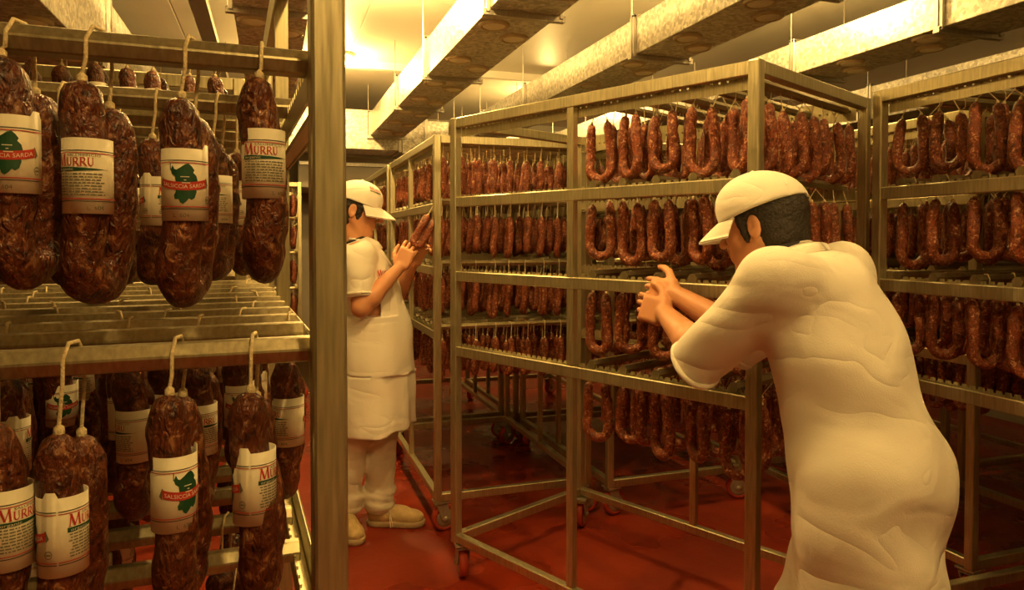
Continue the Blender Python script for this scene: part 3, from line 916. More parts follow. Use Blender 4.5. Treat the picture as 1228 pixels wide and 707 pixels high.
stuffV, stuffF, stuffM = [], [], []
base = 0
for i, s in enumerate(saus):
    key = (s['kind'], s['var'])
    if i in chosen:
        o = link('sausage', BODY[key])
        o.location = (s['x'], s['y'], s['z']); o.rotation_euler = (0, s['tilt'], s['rot']); o.scale = (1, 1, s['sc'])
        tag(o, sausage_label(i, s), 'sausage', 'sausages on the %s level of %s' % (LNAMES[s['level']], RNAME[s['rack']]))
        st = link('string', string_for(key, s['drop'] / s['sc']), o)
        if s['kind'] == 'labelled':
            p = link('paper_label', PAPER, o)
            Lg, r, g, hg = KIND['labelled']
            zc = -hg - 0.092
            kk = (zc - (-(hg + Lg) + g / 2 + r)) / (-hg - (-(hg + Lg) + g / 2 + r))
            P = sausage_path('labelled', s['var'] * 13 + 8, 60)
            q = min(P[:30], key=lambda e: abs(e[2] - zc))
            # ang 0 turns the lettering outwards (local -x), PI the island
            p.location = (q[0], q[1], zc); p.rotation_euler = (0, 0, PI - PI / 2 + s['ang'])
            if vis[i] >= 12:
                link('label_print', PRINT, p)
    else:
        if vis[i] == 0 and s['rack'] in ('F', 'H', 'E2', 'A2', 'G', 'N') and False: continue
        Vb, Fb, Vs, Fs = LOW[key]
        ca, sa = math.cos(s['rot']), math.sin(s['rot'])
        for Vx, Fx, mi in ((Vb, Fb, 0 if s['kind'] == 'labelled' else 1), (Vs, Fs, 2)):
            Q = np.empty_like(Vx)
            Q[:, 0] = s['x'] + Vx[:, 0] * ca - Vx[:, 1] * sa
            Q[:, 1] = s['y'] + Vx[:, 0] * sa + Vx[:, 1] * ca
            Q[:, 2] = s['z'] + Vx[:, 2] * s['sc']
            stuffV.append(Q); stuffF.append(np.array(Fx, int) + base); stuffM.append(np.full(len(Fx), mi)); base += len(Vx)
def big_mesh(name, Vl, Fl, Ml, mats):
    V = np.concatenate(Vl); Fq = np.concatenate(Fl); Mi = np.concatenate(Ml)
    me = bpy.data.meshes.new(name)
    me.vertices.add(len(V)); me.vertices.foreach_set('co', V.ravel())
    me.loops.add(len(Fq) * 4); me.loops.foreach_set('vertex_index', Fq.ravel())
    me.polygons.add(len(Fq)); me.polygons.foreach_set('loop_start', np.arange(len(Fq)) * 4)
    me.update(calc_edges=True)
    for m in mats: me.materials.append(m)
    me.polygons.foreach_set('material_index', Mi); me.polygons.foreach_set('use_smooth', np.ones(len(Fq), bool))
    me.validate()
    return me
so = link('hanging_sausages', big_mesh('hanging_sausages', stuffV, stuffF, stuffM, [M['sausage'], M['sausage_small'], M['string']]))
tag(so, 'dense rows of sausages hanging deep inside the drying racks', 'sausages', kind='stuff')

# sticks
SP = [(-0.012, 0.0), (-0.017, 0.014), (-0.007, STICK_H), (0.007, STICK_H), (0.017, 0.014), (0.012, 0.0)]
SM = MB().prism(SP, 'x', -0.398, 0.398).mesh('hanging_stick', M['stick'])
rest = MB()
for s in sticks:
    if s['rack'] in ('L', 'B', 'D', 'A', 'E', 'C'):
        o = link('hanging_stick', SM); o.location = (s['x'], s['y'], s['z'] + 0.0005); o.rotation_euler = (0, 0, s['rz']); o.scale = (0.978 if s['level'] == 0 else 1, 1, 1)
        add_bevel(o, 0.0015, 1) if s['rack'] == 'L' else None
        no = ORD[stick_no(sticks.index(s))]
        if s['rack'] == 'L' and s['level'] in (1, 2):
            lab_ = '%s hanging stick behind the thick post, %s level' % (no, LNAMES[s['level']])
        elif s['rack'] == 'B':
            lab_ = '%s hanging stick from the worker, %s level of the askew rack' % (no, LNAMES[s['level']])
        else:
            lab_ = 'steel hanging stick across the %s level of %s' % (LNAMES[s['level']], RNAME[s['rack']])
        tag(o, lab_, 'hanging stick', 'hanging sticks on the %s level of %s' % (LNAMES[s['level']], RNAME[s['rack']]))
    else:
        b = len(rest.v); m4 = Matrix.Translation((s['x'], s['y'], s['z'])) @ Matrix.Rotation(s['rz'], 4, 'Z')
        tmp = MB().prism(SP, 'x', -0.389, 0.389)
        rest.v += [tuple(m4 @ Vector(v)) for v in tmp.v]; rest.f += [tuple(b + k for k in f) for f in tmp.f]; rest.mi += tmp.mi
tag(rest.build('rack_sticks', M['stick']), 'steel hanging sticks in the far racks', 'hanging sticks', kind='stuff')
#PEOPLE
# ------------------------------------------------------------------ people: smooth blended volumes turned into one surface each
def V3(*a): return np.array(a, float)
class Vol:
    def __init__(s, lo, hi, res):
        s.lo = np.array(lo, float); s.res = res
        s.n = np.ceil((np.array(hi) - s.lo) / res).astype(int) + 1
        s.D = np.full(tuple(s.n), 0.3, np.float32)
    def sub(s, lo, hi, mrg=0.05):
        a = np.clip(np.floor((np.array(lo) - mrg - s.lo) / s.res).astype(int), 0, s.n - 1)
        b = np.clip(np.ceil((np.array(hi) + mrg - s.lo) / s.res).astype(int) + 1, 1, s.n)
        ax = [s.lo[i] + s.res * np.arange(a[i], b[i]) for i in range(3)]
        P = np.stack(np.meshgrid(*ax, indexing='ij'), -1)
        return tuple(slice(a[i], b[i]) for i in range(3)), P
    def put(s, sl, d, k, neg=False):
        A = s.D[sl]
        if neg:
            d = -d
            h = np.clip(.5 - .5 * (d - A) / k, 0, 1); s.D[sl] = d * (1 - h) + A * h + k * h * (1 - h)
            return
        h = np.clip(.5 + .5 * (d - A) / k, 0, 1)
        s.D[sl] = d * (1 - h) + A * h - k * h * (1 - h)
    def cap(s, a, b, ra, rb, k=.02, neg=False):
        a = np.array(a, float); b = np.array(b, float); r = max(ra, rb)
        sl, P = s.sub(np.minimum(a, b) - r, np.maximum(a, b) + r)
        ba = b - a; t = np.clip(((P - a) @ ba) / max(ba @ ba, 1e-9), 0, 1)
        d = np.linalg.norm(P - a - t[..., None] * ba, axis=-1) - (ra + (rb - ra) * t)
        s.put(sl, d, k, neg); return s
    def ell(s, c, r, rot=None, k=.02, neg=False):
        c = np.array(c, float); r = np.array(r, float); m = r.max()
        sl, P = s.sub(c - m, c + m)
        Q = P - c
        if rot is not None: Q = Q @ np.array(rot)
        k0 = np.linalg.norm(Q / r, axis=-1); k1 = np.linalg.norm(Q / (r * r), axis=-1) + 1e-6
        s.put(sl, k0 * (k0 - 1) / k1, k, neg); return s
    def box(s, c, h, rot=None, rd=.01, k=.01, neg=False):
        c = np.array(c, float); h = np.array(h, float); m = np.linalg.norm(h)
        sl, P = s.sub(c - m, c + m, .03)
        Q = P - c
        if rot is not None: Q = Q @ np.array(rot)
        q = np.abs(Q) - (h - rd)
        d = np.linalg.norm(np.maximum(q, 0), axis=-1) + np.minimum(q.max(-1), 0) - rd
        s.put(sl, d, k, neg); return s
    def grid(s):
        ax = [s.lo[i] + s.res * np.arange(s.n[i]) for i in range(3)]
        return np.meshgrid(*ax, indexing='ij')
    def cut(s, pt, nrm):
        X, Y, Z = s.grid()
        nn = np.array(nrm, float); nn /= np.linalg.norm(nn)
        s.D = np.maximum(s.D, ((X - pt[0]) * nn[0] + (Y - pt[1]) * nn[1] + (Z - pt[2]) * nn[2]).astype(np.float32)); return s
    def warp(s, fn):
        X, Y, Z = s.grid(); s.D = s.D + fn(X, Y, Z).astype(np.float32); return s
    def mesh(s, name, mat, smooth_it=2):
        D = s.D; I = D < 0
        nx, ny, nz = D.shape
        c = np.zeros((nx - 1, ny - 1, nz - 1), np.int8)
        offs = [(i, j, k) for i in (0, 1) for j in (0, 1) for k in (0, 1)]
        for (i, j, k) in offs: c += I[i:nx - 1 + i, j:ny - 1 + j, k:nz - 1 + k]
        act = np.argwhere((c > 0) & (c < 8))
        idx = np.full(c.shape, -1, int); idx[act[:, 0], act[:, 1], act[:, 2]] = np.arange(len(act))
        acc = np.zeros((len(act), 3)); cnt = np.zeros(len(act))
        for (i, j, k) in offs:
            for ax in range(3):
                if (i, j, k)[ax]: continue
                e = [i, j, k]; e[ax] = 1
                a = D[act[:, 0] + i, act[:, 1] + j, act[:, 2] + k]; b = D[act[:, 0] + e[0], act[:, 1] + e[1], act[:, 2] + e[2]]
                m = (a < 0) != (b < 0)
                t = np.where(m, a / np.where(m, a - b, 1), 0)
                p = np.tile(np.array([i, j, k], float), (len(act), 1)); p[:, ax] += t
                acc[m] += p[m]; cnt[m] += 1
        V = (act + acc / np.maximum(cnt, 1)[:, None]) * s.res + s.lo
        Fs = []
        for ax in range(3):
            sl0 = [slice(None)] * 3; sl1 = [slice(None)] * 3
            sl0[ax] = slice(0, -1); sl1[ax] = slice(1, None)
            a = I[tuple(sl0)]; b = I[tuple(sl1)]
            e = np.argwhere(a != b)
            o1, o2 = [q for q in range(3) if q != ax]
            ok = (e[:, o1] > 0) & (e[:, o2] > 0) & (e[:, o1] < D.shape[o1] - 1) & (e[:, o2] < D.shape[o2] - 1)
            e = e[ok]; flip = a[e[:, 0], e[:, 1], e[:, 2]]
            q = []
            for (u, v) in ((-1, -1), (0, -1), (0, 0), (-1, 0)):
                f = e.copy(); f[:, o1] += u; f[:, o2] += v; q.append(idx[f[:, 0], f[:, 1], f[:, 2]])
            q = np.stack(q, 1)
            fl = flip if ax != 1 else ~flip
            q[~fl] = q[~fl][:, ::-1]
            Fs.append(q)
        Fq = np.concatenate(Fs)
        Fq = Fq[(Fq >= 0).all(1)]
        # light smoothing along the quad edges
        E = np.concatenate([Fq[:, [0, 1]], Fq[:, [1, 2]], Fq[:, [2, 3]], Fq[:, [3, 0]]])
        for _ in range(smooth_it):
            sm = np.zeros_like(V); ct = np.zeros(len(V))
            np.add.at(sm, E[:, 0], V[E[:, 1]]); np.add.at(ct, E[:, 0], 1)
            np.add.at(sm, E[:, 1], V[E[:, 0]]); np.add.at(ct, E[:, 1], 1)
            V = V * .5 + sm / np.maximum(ct, 1)[:, None] * .5
        return big_mesh(name, [V], [Fq], [np.zeros(len(Fq), int)], [mat])

def rot_np(rx=0, ry=0, rz=0):
    return np.array(Euler((rx, ry, rz)).to_matrix())

class Head:
    """maps head-space points (facing +x) to figure space"""
    def __init__(s, c, rot, k): s.c = np.array(c, float); s.R = rot; s.k = k
    def __call__(s, x, y, z): return s.c + s.R @ (np.array([x, y, z]) * s.k)

def unit(v): v = np.array(v, float); return v / np.linalg.norm(v)
def add_hand(vol, W, u, n, s, curls, thumb, k=.006, sc=1.0):
    """palm + four fingers + thumb. u: to the fingers, n: the way they curl, s: thumb side"""
    u = unit(u); n = unit(np.array(n) - u * (np.array(n) @ u)); s = unit(s)
    s = unit(s - u * (s @ u) - n * (s @ n))
    rot = np.stack([u, s, n], 1)
    W = np.array(W, float)
    vol.box(W + u * .050 * sc, np.array([.050, .041, .015]) * sc, rot, .013 * sc, .012)
    vol.ell(W + u * .03 * sc + s * .022 * sc + n * .010 * sc, np.array([.034, .020, .016]) * sc, rot, .012)
    ln = [.074, .083, .077, .060]
    for i in range(4):
        p = W + u * (.088 - .004 * abs(i - 1)) * sc + s * (.033 - .0225 * i) * sc
        a = 0.0; rr = [.0092, .0086, .0079, .0070]
        for j, fr in enumerate((.46, .30, .24)):
            a += curls[i][j]
            q = p + (u * math.cos(a) + n * math.sin(a)) * ln[i] * fr * sc + s * (.12 - .08 * i) * ln[i] * fr * .25 * sc
            vol.cap(p, q, rr[j] * sc, rr[j + 1] * sc, k if j == 0 else .002)
            p = q
    p = W + u * .022 * sc + s * .034 * sc + n * .006 * sc
    for j, (d, L_, r0, r1) in enumerate(zip(thumb, (.042, .032, .027), (.0135, .0115, .0100), (.0115, .0100, .0085))):
        dv = unit(u * d[0] + s * d[1] + n * d[2]); q = p + dv * L_ * sc
        vol.cap(p, q, r0 * sc, r1 * sc, .008 if j == 0 else .004); p = q

def folds(amp, fx, fz, ph=0.0):
    return lambda X, Y, Z: amp * (np.sin(fz * Z + fx * X + ph) * np.sin(.6 * fx * Y - .35 * fz * Z + 1.3 * ph) + .6 * np.sin(1.7 * fz * Z - 1.3 * fx * Y + 2 * ph))

def make_apron(J, lo, hi, res, body):
    a = Vol(lo, hi, res)
    pz = J['pelvis']
    a.cap(pz + V3(.030, 0, .02), V3(pz[0] + .040 + J['askew'], pz[1], .44), .160, .170, .05)
    for y in (-1, 1):
        a.cap(pz + V3(-.01, y * .035, .02), V3(pz[0] - .025, y * .080, .44), .160, .160, .06)
    Dk = a.D.copy()
    a.ell((J['pelvis'] + J['chest']) / 2 + V3(.016, 0, 0), (.148, .180, .21), None, .06)
    a.ell(J['chest'] + V3(.012, 0, -.05), V3(.138, .165, .13), J.get('lean'), .05)
    X, Y, Z = a.grid()
    cen = pz[0] - .03
    a.D = np.maximum(a.D, np.where(Z > pz[2] + .12, np.maximum(cen + .055 + .10 * np.clip(Z - pz[2] - .12, 0, 1) - X, np.abs(Y) - (.145 - .12 * np.clip(Z - pz[2] - .12, 0, 1))), cen - .30 - X).astype(np.float32))
    a.cut(V3(0, 0, .505), (.06, 0, -1)); a.cut(V3(0, 0, J['chest'][2] + .06), (0, 0, 1))
    a.warp(folds(.0040, 14, 12, 1.1))
    a.warp(lambda X, Y, Z: np.where(Z < .80 - .05 * X, .007, 0.0) + np.where(Z < .80, .006 * np.sin(38 * Y + 22 * X), 0))
    apron = link('apron', a.mesh('apron', M['cotton2'], 1), body)
    for y in (-1, 1):
        p0 = J['chest'] + V3(.115, y * .085, .055); p1 = J['neck'] + V3(.02, y * .070, .035); p2 = J['neck'] + V3(-.05, y * .045, .05)
        MB().tube([p0, (p0 + p1) / 2 + V3(.02, y * .01, .01), p1, p2], .008, 6).build('strap', M['cotton2'], apron, True)
    return apron

def person(J, loc, rz, label, hands, head_rot, head_k, res, shoes_label, detail=True):
    lo = V3(-.45, -.45, -.02); hi = V3(.95 if J['reach'] else .5, .45, 1.85)
    H = Head(J['head'], head_rot, head_k); hk = head_k; HR = head_rot
    # ---- body: one continuous skin surface
    pts_ = np.array([v for k_, v in J.items() if isinstance(v, np.ndarray) and v.shape == (3,)])
    b = Vol(np.minimum(pts_.min(0) - .21, lo * 0 + [9, 9, -.02]), np.minimum(pts_.max(0) + [.22, .21, .18], hi), .004)
    for s in 'LR':
        b.cap(J['hip' + s], J['knee' + s], .078, .055, .03).cap(J['knee' + s], J['ank' + s], .054, .036, .02)
        b.cap(J['ank' + s] - V3(0, 0, .04), J['toe' + s] + V3(0, 0, .03), .034, .026, .02)
        b.cap(J['sho' + s], J['elb' + s], .053, .042, .03)
        el, wr = J['elb' + s], J['wri' + s]; m1 = el + (wr - el) * .28
        b.cap(el, m1, .041, .046, .02).cap(m1, wr, .045, .027, .02)
        b.cap(J['chest'] + V3(0, 0, .07), J['sho' + s], .06, .055, .05)
    b.ell(J['pelvis'], (.115, .155, .12), None, .05).ell((J['pelvis'] + J['chest']) / 2, (.105, .14, .15), None, .05)
    b.ell(J['chest'], (.115, .165, .16), J.get('lean'), .05)
    b.cap(J['neck'], H(-.030, 0, -.05), .060, .054, .04)
    b.ell(H(-.012, 0, .032), V3(.098, .077, .088) * hk, HR, .02).ell(H(.034, 0, -.030), V3(.060, .058, .080) * hk, HR, .03)
    b.ell(H(.070, 0, -.094), V3(.023, .025, .019) * hk, HR, .020)
    for y in (-1, 1):
        b.cap(H(-.010, y * .054, -.035), H(.050, y * .022, -.088), .016 * hk, .016 * hk, .03)
        b.cap(H(.050, y * .044, -.020), H(.066, y * .034, -.012), .016 * hk, .016 * hk, .02)
        b.ell(H(.092, y * .031, .008), V3(.012, .017, .010) * hk, HR, .010, True)
        b.ell(H(.080, y * .031, .006), V3(.014, .015, .012) * hk, HR, .004)
        b.ell(H(-.016, y * .080, -.002), V3(.018, .008, .032) * hk, HR, .006)
        b.ell(H(-.010, y * .088, .002), V3(.010, .006, .018) * hk, HR, .004, True)
    b.cap(H(.083, -.034, .028), H(.083, .034, .028), .010 * hk, .010 * hk, .012)
    b.cap(H(.092, 0, .018), H(.118, 0, -.022), .0075 * hk, .0115 * hk, .008)
    for y in (-1, 1): b.ell(H(.102, y * .011, -.027), V3(.010, .008, .007) * hk, HR, .006)
    b.cap(H(.088, -.018, -.050), H(.088, .018, -.050), .008 * hk, .008 * hk, .010)
    b.cap(H(.086, -.016, -.066), H(.086, .016, -.066), .008 * hk, .008 * hk, .010)
    for s in 'LR':
        add_hand(b, J['wri' + s], *hands[s])
    body = link('person', b.mesh('person', M['skin'], 1))
    body.location = loc; body.rotation_euler = (0, 0, rz)
    tag(body, label, 'person')
    # ---- face details
    for y in (-1, 1):
        e = MB().lathe([(0, .0115), (.006, .0098), (.0098, .006), (.0115, 0), (.0098, -.006), (.006, -.0098), (0, -.0115)], 14, Matrix.Translation(H(.0855, y * .031, .007)))
        e.build('eye', M['eye'], body, True)
    lp = Vol(H(.085, 0, -.056) - .05, H(.085, 0, -.056) + .05, .002)
    lp.cap(H(.094, -.014, -.0515), H(.094, .014, -.0515), .0045 * hk, .0045 * hk, .002).cap(H(.092, -.012, -.062), H(.092, .012, -.062), .0052 * hk, .0052 * hk, .001)
    link('lips', lp.mesh('lips', M['lip']), body)
    # ---- hair: behind and beside the face, under the cap
    hv = Vol(H(0, 0, 0) - .17, H(0, 0, 0) + .17, .003)
    hv.ell(H(-.016, 0, .030), V3(.106, .085, .094) * hk, HR, .01).ell(H(-.050, 0, -.03), V3(.060, .072, .06) * hk, HR, .02)
    for y in (-1, 1): hv.cap(H(.020, y * .073, .02), H(.012, y * .069, -.032), .012 * hk, .007 * hk, .01)
    hv.ell(H(.085, 0, .0), V3(.068, .11, .085) * hk, HR, .01, True)
    for y in (-1, 1): hv.ell(H(-.012, y * .085, -.004), V3(.021, .016, .034) * hk, HR, .004, True)
    hv.warp(lambda X, Y, Z: .0012 * np.sin(240 * Z + 90 * X) * np.sin(170 * Y + 60 * Z))
    link('hair', hv.mesh('hair', M['hair']), body)
    for y in (-1, 1):
        MB().tube([H(.090, y * .016, .0255), H(.0935, y * .032, .031), H(.083, y * .047, .027)], [.003, .0042, .0022], 6).build('eyebrow', M['hair'], body, True)
    # ---- cap
    cv = Vol(H(0, 0, 0) - .22, H(0, 0, 0) + .22, .0035)
    cv.ell(H(-.010, 0, .040), V3(.116, .097, .100) * hk, HR, .01).ell(H(.020, 0, .075), V3(.080, .080, .060) * hk, HR, .04)
    cv.cut(H(0, 0, .040), HR @ V3(-.16, 0, -1.0))
    for a in (30, 90, 150):
        aa = R(a); pts = [H(-.010 + .117 * math.cos(q) * math.cos(aa), .098 * math.cos(q) * math.sin(aa), .040 + .1005 * math.sin(q)) for q in np.linspace(.1, PI - .1, 9)]
        for p, q in zip(pts[:-1], pts[1:]): cv.cap(p, q, .0018, .0018, .003)
    cv.cap(H(0, 0, .139), H(0, 0, .146), .008, .006, .004)
    capo = link('cap', cv.mesh('cap', M['cotton2']), body)
    bm_ = MB(); nU, nV = 17, 9
    for t_ in (0, 1):
        for i in range(nU):
            a = -1.25 + 2.5 * i / (nU - 1)
            for j in range(nV):
                f = j / (nV - 1)
                rx = .100 + f * .088 * math.cos(a * .62) ** .6; ry = .092 + f * .010
                x = rx * math.cos(a) - .006; y = ry * math.sin(a)
                z = .042 - .17 * f * .10 - .9 * y * y - f * .016 - t_ * .0045 - .012 * f * f
                bm_.v.append(tuple(H(x, y, z)))
    for t_ in (0, 1):
        o_ = t_ * nU * nV
        for i in range(nU - 1):
            for j in range(nV - 1):
                q = (o_ + i * nV + j, o_ + (i + 1) * nV + j, o_ + (i + 1) * nV + j + 1, o_ + i * nV + j + 1)
                bm_.f.append(q if t_ else q[::-1]); bm_.mi.append(0)
    rim = [i * nV + nV - 1 for i in range(nU)]
    for a_, b_ in zip(rim[:-1], rim[1:]): bm_.f.append((a_, b_, nU * nV + b_, nU * nV + a_)); bm_.mi.append(0)
    bm_.build('brim', M['cotton2'], capo, True)
    # ---- coat
    c = Vol(lo, hi, res)
    c.ell(J['chest'] + V3(0, 0, .0), V3(.134, .185, .175), J.get('lean'), .05)
    c.ell((J['pelvis'] + J['chest']) / 2 + V3(.012, 0, -.01), (.140, .175, .20), None, .06)
    c.ell(J['pelvis'] + V3(.01, 0, -.02), (.142, .180, .17), None, .06)
    if J['reach']:
        c.cap(J['pelvis'] + V3(.02, 0, -.02), V3(J['pelvis'][0] + .02, 0, .50), .142, .160, .06)
        for s in 'LR':
            c.cap(J['hip' + s], J['knee' + s], .112, .118, .08)
    for s in 'LR':
        c.cap(J['chest'] + V3(0, 0, .085), J['sho' + s], .068, .075, .05)
        c.cap(J['sho' + s], J['elb' + s] + (J['sho' + s] - J['elb' + s]) * J['sleeve'], .078, .066, .04)
        if J['sleeve'] < 0:
            pass
    nk = unit(H(-.030, 0, -.05) - J['neck'])
    c.cap(J['neck'] - nk * .03, J['neck'] + nk * .035, .078, .070, .02)
    c.cut(J['neck'] + nk * .040, nk)
    c.cap(J['neck'] + nk * .02, J['neck'] + nk * .12, .060, .064, .008, True)
    for s in 'LR':
        d = unit(J['elb' + s] - J['sho' + s]); e = J['sho' + s] + (J['elb' + s] - J['sho' + s]) * (1 - J['sleeve'])
        # sleeve end: clear a flat opening just past the hem
        c.box(e + d * .055, (.05, .095, .095), np.stack([d, unit(np.cross(d, V3(.3, .2, 1))), unit(np.cross(d, np.cross(d, V3(.3, .2, 1))))], 1), .002, .002, True)
    c.cut(V3(0, 0, .56) if J['reach'] else J['pelvis'] + V3(0, 0, -.17), (0, 0, -1))
    c.warp(folds(.0050, 15, 19, .4)); c.warp(lambda X, Y, Z: .003 * np.sin(26 * (Z + .7 * X) + 3 * np.sin(9 * Y)) * np.sin(7 * Z + 11 * Y))
    coat = link('coat', c.mesh('coat', M['cotton'], 1), body)
    # sleeve hems
    for s in 'LR':
        d = unit(J['elb' + s] - J['sho' + s]); e = J['sho' + s] + (J['elb' + s] - J['sho' + s]) * (1 - J['sleeve'])
        u1 = unit(np.cross(d, V3(.3, .2, 1))); u2 = np.cross(d, u1)
        pts = [e - d * .010 + (u1 * math.cos(a) + u2 * math.sin(a)) * (.066 + .003 * math.sin(3 * a)) for a in np.linspace(0, 2 * PI, 25)]
        MB().tube(pts, .007, 8).build('sleeve_hem', M['cotton'], coat, True)
    # collar flaps
    for y in (-1, 1):
        m = MB(); side = V3(0, y, 0)
        f = unit(np.cross(side, nk)) * y
        base_ = J['neck'] + nk * .034
        rows = []
        for i in range(11):
            a = .35 + 2.75 * i / 10
            dr = f * math.cos(a) + side * math.sin(a)
            top = base_ + dr * .073
            out = base_ + dr * (.103 + .014 * max(0, math.cos(a))) - nk * (.044 + .03 * max(0, math.cos(a)))
            rows.append((top, (top + out) / 2 + dr * .012, out))
        for r_ in rows:
            for p in r_: m.v.append(tuple(p))
            for p in r_[::-1]: m.v.append(tuple(p - nk * .004 - unit(p - J['neck']) * .004))
        for i in range(10):
            for k_ in range(6):
                k2 = (k_ + 1) % 6
                m.f.append((i * 6 + k_, i * 6 + k2, (i + 1) * 6 + k2, (i + 1) * 6 + k_)); m.mi.append(0)
        m.f.append(tuple(range(6))); m.f.append(tuple(range(60, 66))); m.mi += [0, 0]
        m.build('collar', M['cotton'], coat, True)
    # ---- apron
    apron = None if J['reach'] else make_apron(J, lo, hi, res, body)
    # ---- trousers
    t = Vol(lo, hi, res)
    t.ell(J['pelvis'] + V3(0, 0, -.04), (.135, .170, .13), None, .05)
    for s in 'LR':
        kn = J['knee' + s]; an = J['ank' + s] + V3(0, 0, .035)
        t.cap(J['hip' + s], kn, .098, .080, .04).cap(kn, an, .080, .074, .03)
        for i, (q, rr) in enumerate(((.0, .078), (.05, .082), (.115, .080))):
            cc = an + (kn - an) * q * 1.6
            t.ell(cc + V3(.008 * (-1) ** i, 0, .006), (rr * 1.03, rr * .98, .030), rot_np(.15 * (-1) ** i, .25, 0), .012)
        t.cut(V3(0, 0, .075), (0, 0, -1))
    t.warp(folds(.0045, 16, 24, 2.2))
    link('trousers', t.mesh('trousers', M['trouser'], 1), body)
    # ---- shoes
    for s in 'LR':
        an, to = J['ank' + s].copy(), J['toe' + s].copy(); an[2] = 0; to[2] = 0
        d = unit(to - an); sd = np.array([-d[1], d[0], 0]); rot = np.stack([d, sd, V3(0, 0, 1)], 1)
        heel = an - d * .055
        q = lambda f, y, z: heel + d * f + sd * y + V3(0, 0, z)
        sh = Vol(np.minimum(heel, to) - .12, np.maximum(heel, to) + V3(.12, .12, .2), .0035)
        sh.ell(q(.055, 0, .060), (.060, .041, .048), rot, .03).ell(q(.140, 0, .050), (.080, .045, .042), rot, .04).ell(q(.222, 0, .042), (.064, .050, .038), rot, .03)
        sh.cap(q(.060, 0, .07), q(.060, 0, .130), .044, .047, .03)
        sh.ell(q(.155, 0, .082), (.052, .026, .018), rot, .02)
        sh.cut(V3(0, 0, .022), (0, 0, -1)); sh.cut(V3(0, 0, .135), (0, 0, 1))
        so_ = link('shoe', sh.mesh('shoe', M['shoe']), body)
        sl = Vol(np.minimum(heel, to) - .12, np.maximum(heel, to) + V3(.12, .12, .2), .0035)
        sl.ell(q(.052, 0, .018), (.062, .046, .045), rot, .02).ell(q(.150, 0, .018), (.09, .049, .045), rot, .03).ell(q(.225, 0, .018), (.070, .055, .045), rot, .03)
        sl.cut(V3(0, 0, .0005), (0, 0, -1)); sl.cut(V3(0, 0, .030), (0, 0, 1))
        link('sole', sl.mesh('sole', M['sole']), so_)
        for i in range(5):
            f = .110 + i * .022; z = .106 - i * .0095
            MB().tube([q(f, -.028, z - .012), q(f + .004, -.012, z), q(f + .006, 0, z + .004), q(f + .010, .012, z), q(f + .014, .028, z - .012)], .0032, 6).build('lace', M['lace'], so_, True)
        MB().tube([q(.112, -.010, .112), q(.120, -.040, .085), q(.130, -.054, .045), q(.138, -.055, .012), q(.126, -.056, .006), q(.122, -.050, .05), q(.114, -.015, .11)], .0026, 6).build('lace', M['lace'], so_, True)
    # undershirt at the throat
    us = Vol(J['neck'] - .14, J['neck'] + .14, .004)
    us.cap(J['neck'] - nk * .02, J['neck'] + nk * .038, .070, .066, .01).cut(J['neck'] + nk * .052 + V3(0, 0, 0), nk)
    link('undershirt', us.mesh('undershirt', M['navy']), body)
    return body, coat, apron, capo

def print_on(target, flat, origin, xdir, zdir, mats, name, off=.003, also=()):
    """lay flat lettering on a garment: every vertex is dropped along the lettering's normal onto the cloth"""
    bvhs = [BVHTree.FromPolygons([v.co for v in q.data.vertices], [tuple(p.vertices) for p in q.data.polygons]) for q in (target, *also)]
    xd = Vector(xdir).normalized(); zd = Vector(zdir).normalized(); nd = xd.cross(zd).normalized()   # points to the reader
    O = Vector(origin)
    for v in flat.bm.verts:
        p = O + xd * v.co.x + zd * v.co.y
        hits = [h[0] for h in (q.ray_cast(p + nd * .3, -nd, .6) for q in bvhs) if h[0] is not None]
        v.co = (max(hits, key=lambda q: (q - p).dot(nd)) + nd * off) if hits else p
    me = bpy.data.meshes.new(name); flat.bm.to_mesh(me); flat.bm.free()
    for m in mats: me.materials.append(M[m])
    return link(name, me, target)
def logo(h, sub=None):
    fl = Flat()
    w = murru(fl, 0, 0, h, 1.0, 0)
    fl.rect(0, -h * .42, w * .95, -h * .14, 1)
    fl.text('organic', w * .05, -h * .36, h * .26, 2, width=w * .45)
    fl.slice([w * i / 16 for i in range(17)])
    return fl

# ---- the man reading the sausage: facing +x, seen from his right
J1 = dict(reach=False, askew=.012, sleeve=.22,
          pelvis=V3(.035, 0, .97), chest=V3(-.005, 0, 1.265), neck=V3(-.040, 0, 1.415), head=V3(-.050, 0, 1.600),
          hipL=V3(.04, .085, .92), kneeL=V3(.075, .035, .50), ankL=V3(.055, .012, .08), toeL=V3(.245, -.052, 0),
          hipR=V3(.02, -.085, .92), kneeR=V3(-.075, -.03, .49), ankR=V3(-.115, .01, .08), toeR=V3(-.075, -.19, 0),
          shoL=V3(-.040, .165, 1.385), elbL=V3(.165, .110, 1.175), wriL=V3(.222, -.055, 1.335),
          shoR=V3(-.055, -.165, 1.385), elbR=V3(-.048, -.215, 1.135), wriR=V3(.140, -.185, 1.325))
cR = [(.25, .5, .5), (.35, .6, .6), (.45, .65, .6), (.55, .7, .6)]
cL = [(.35, .55, .5), (.4, .6, .5), (.45, .6, .5), (.5, .65, .5)]
hands1 = {'R': (V3(.45, .12, .88), V3(.35, .9, -.1), V3(-.75, .1, .55), cR, [(.8, .7, .4), (.95, .2, .5), (1, 0, .4)]),
          'L': (V3(.38, -.30, .85), V3(.2, -.9, -.2), V3(-.8, -.2, .45), cL, [(.8, .7, .4), (.95, .2, .4), (1, .0, .3)])}
p1, coat1, apron1, cap1 = person(J1, (.45, 3.62, 0), R(-2), 'man in white cap and apron reading a sausage beside the rack', hands1, rot_np(0, R(11), R(-6)), 1.09, .005, None)
o = print_on(apron1, logo(.032), (.016, -.155, 1.280), (.86, .50, .06), (-.05, 0, 1), ('p_red', 'p_green', 'p_cream'), 'apron_logo', .004, (coat1,))
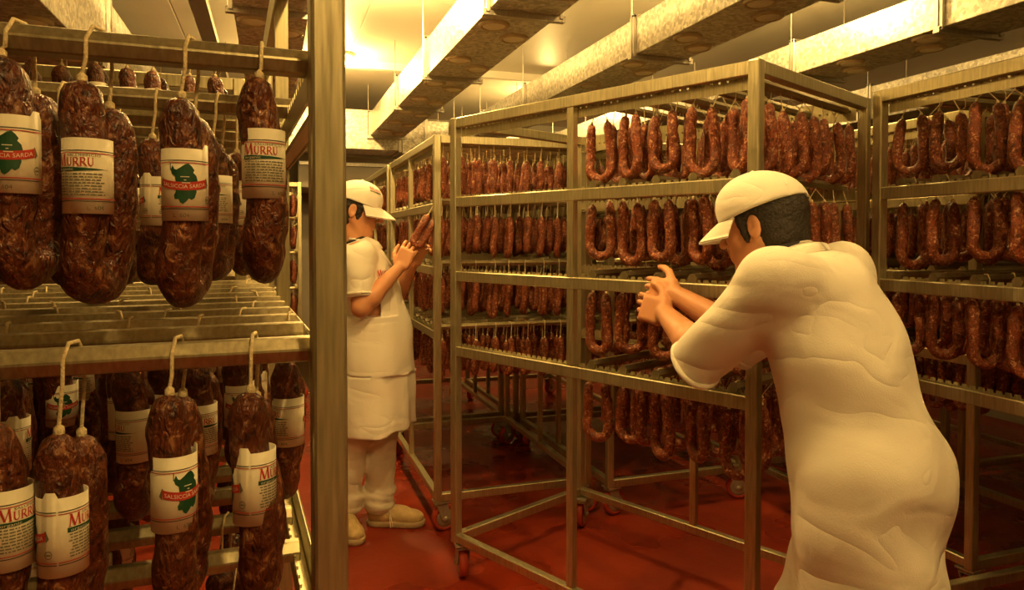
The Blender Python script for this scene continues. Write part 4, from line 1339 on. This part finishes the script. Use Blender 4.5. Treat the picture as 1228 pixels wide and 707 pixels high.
o = print_on(cap1, logo(.020), (.004, -.08, 1.706), (.82, .48, -.26), (.22, .12, 1), ('p_red', 'p_green', 'p_cream'), 'cap_logo', .003)
# the sausage in his hands
hs = link('sausage', BODY['hairpin', 1]); hs.rotation_euler = (0, R(29), 0); hs.scale = (1.05, 1.05, .86)
hs.location = (.770, 3.452, 1.615)
tag(hs, 'thin folded sausage held up in the hands of the man in cap', 'sausage', 'sausage in hand')
link('string', STR['hairpin', 1], hs)

# ---- the worker bending forward to push the askew rack: local +x is his way
W2A = math.atan2(.954, -.3)
J2 = dict(reach=True, askew=.0, sleeve=-.18,
          pelvis=V3(-.06, 0, .95), chest=V3(.055, 0, 1.255), neck=V3(.150, 0, 1.385), head=V3(.235, 0, 1.490), lean=rot_np(0, R(28), 0),
          hipL=V3(-.06, .085, .91), kneeL=V3(-.13, .09, .48), ankL=V3(-.38, .10, .09), toeL=V3(-.19, .10, 0),
          hipR=V3(-.06, -.085, .91), kneeR=V3(.12, -.06, .50), ankR=V3(.08, -.07, .08), toeR=V3(.27, -.07, 0),
          shoL=V3(.085, .170, 1.365), elbL=V3(.290, .160, 1.170), wriL=V3(.545, .020, 1.245),
          shoR=V3(.110, -.145, 1.365), elbR=V3(.330, -.075, 1.190), wriR=V3(.560, -.035, 1.300))
cG = [(.35, .8, .8), (.5, .9, .8), (.6, .95, .8), (.75, 1.0, .8)]
cG = [(.10, .35, .35), (.18, .42, .40), (.24, .48, .40), (.30, .55, .45)]
hands2 = {'L': (V3(.96, -.12, .12), V3(.10, -.95, -.25), V3(-.05, -.25, .95), cG, [(.75, .75, .1), (.95, .35, .15), (1, .1, .2)]),
          'R': (V3(.97, -.10, .05), V3(.10, -.95, -.25), V3(-.05, -.25, .95), cG, [(.75, .75, .1), (.95, .35, .15), (1, .1, .2)])}
p2, coat2, apron2, cap2 = person(J2, (1.26, 1.29, 0), W2A, 'worker in white cap and coat bending forward to push the askew rack', hands2, rot_np(0, R(12), R(8)), 1.0, .006, None)
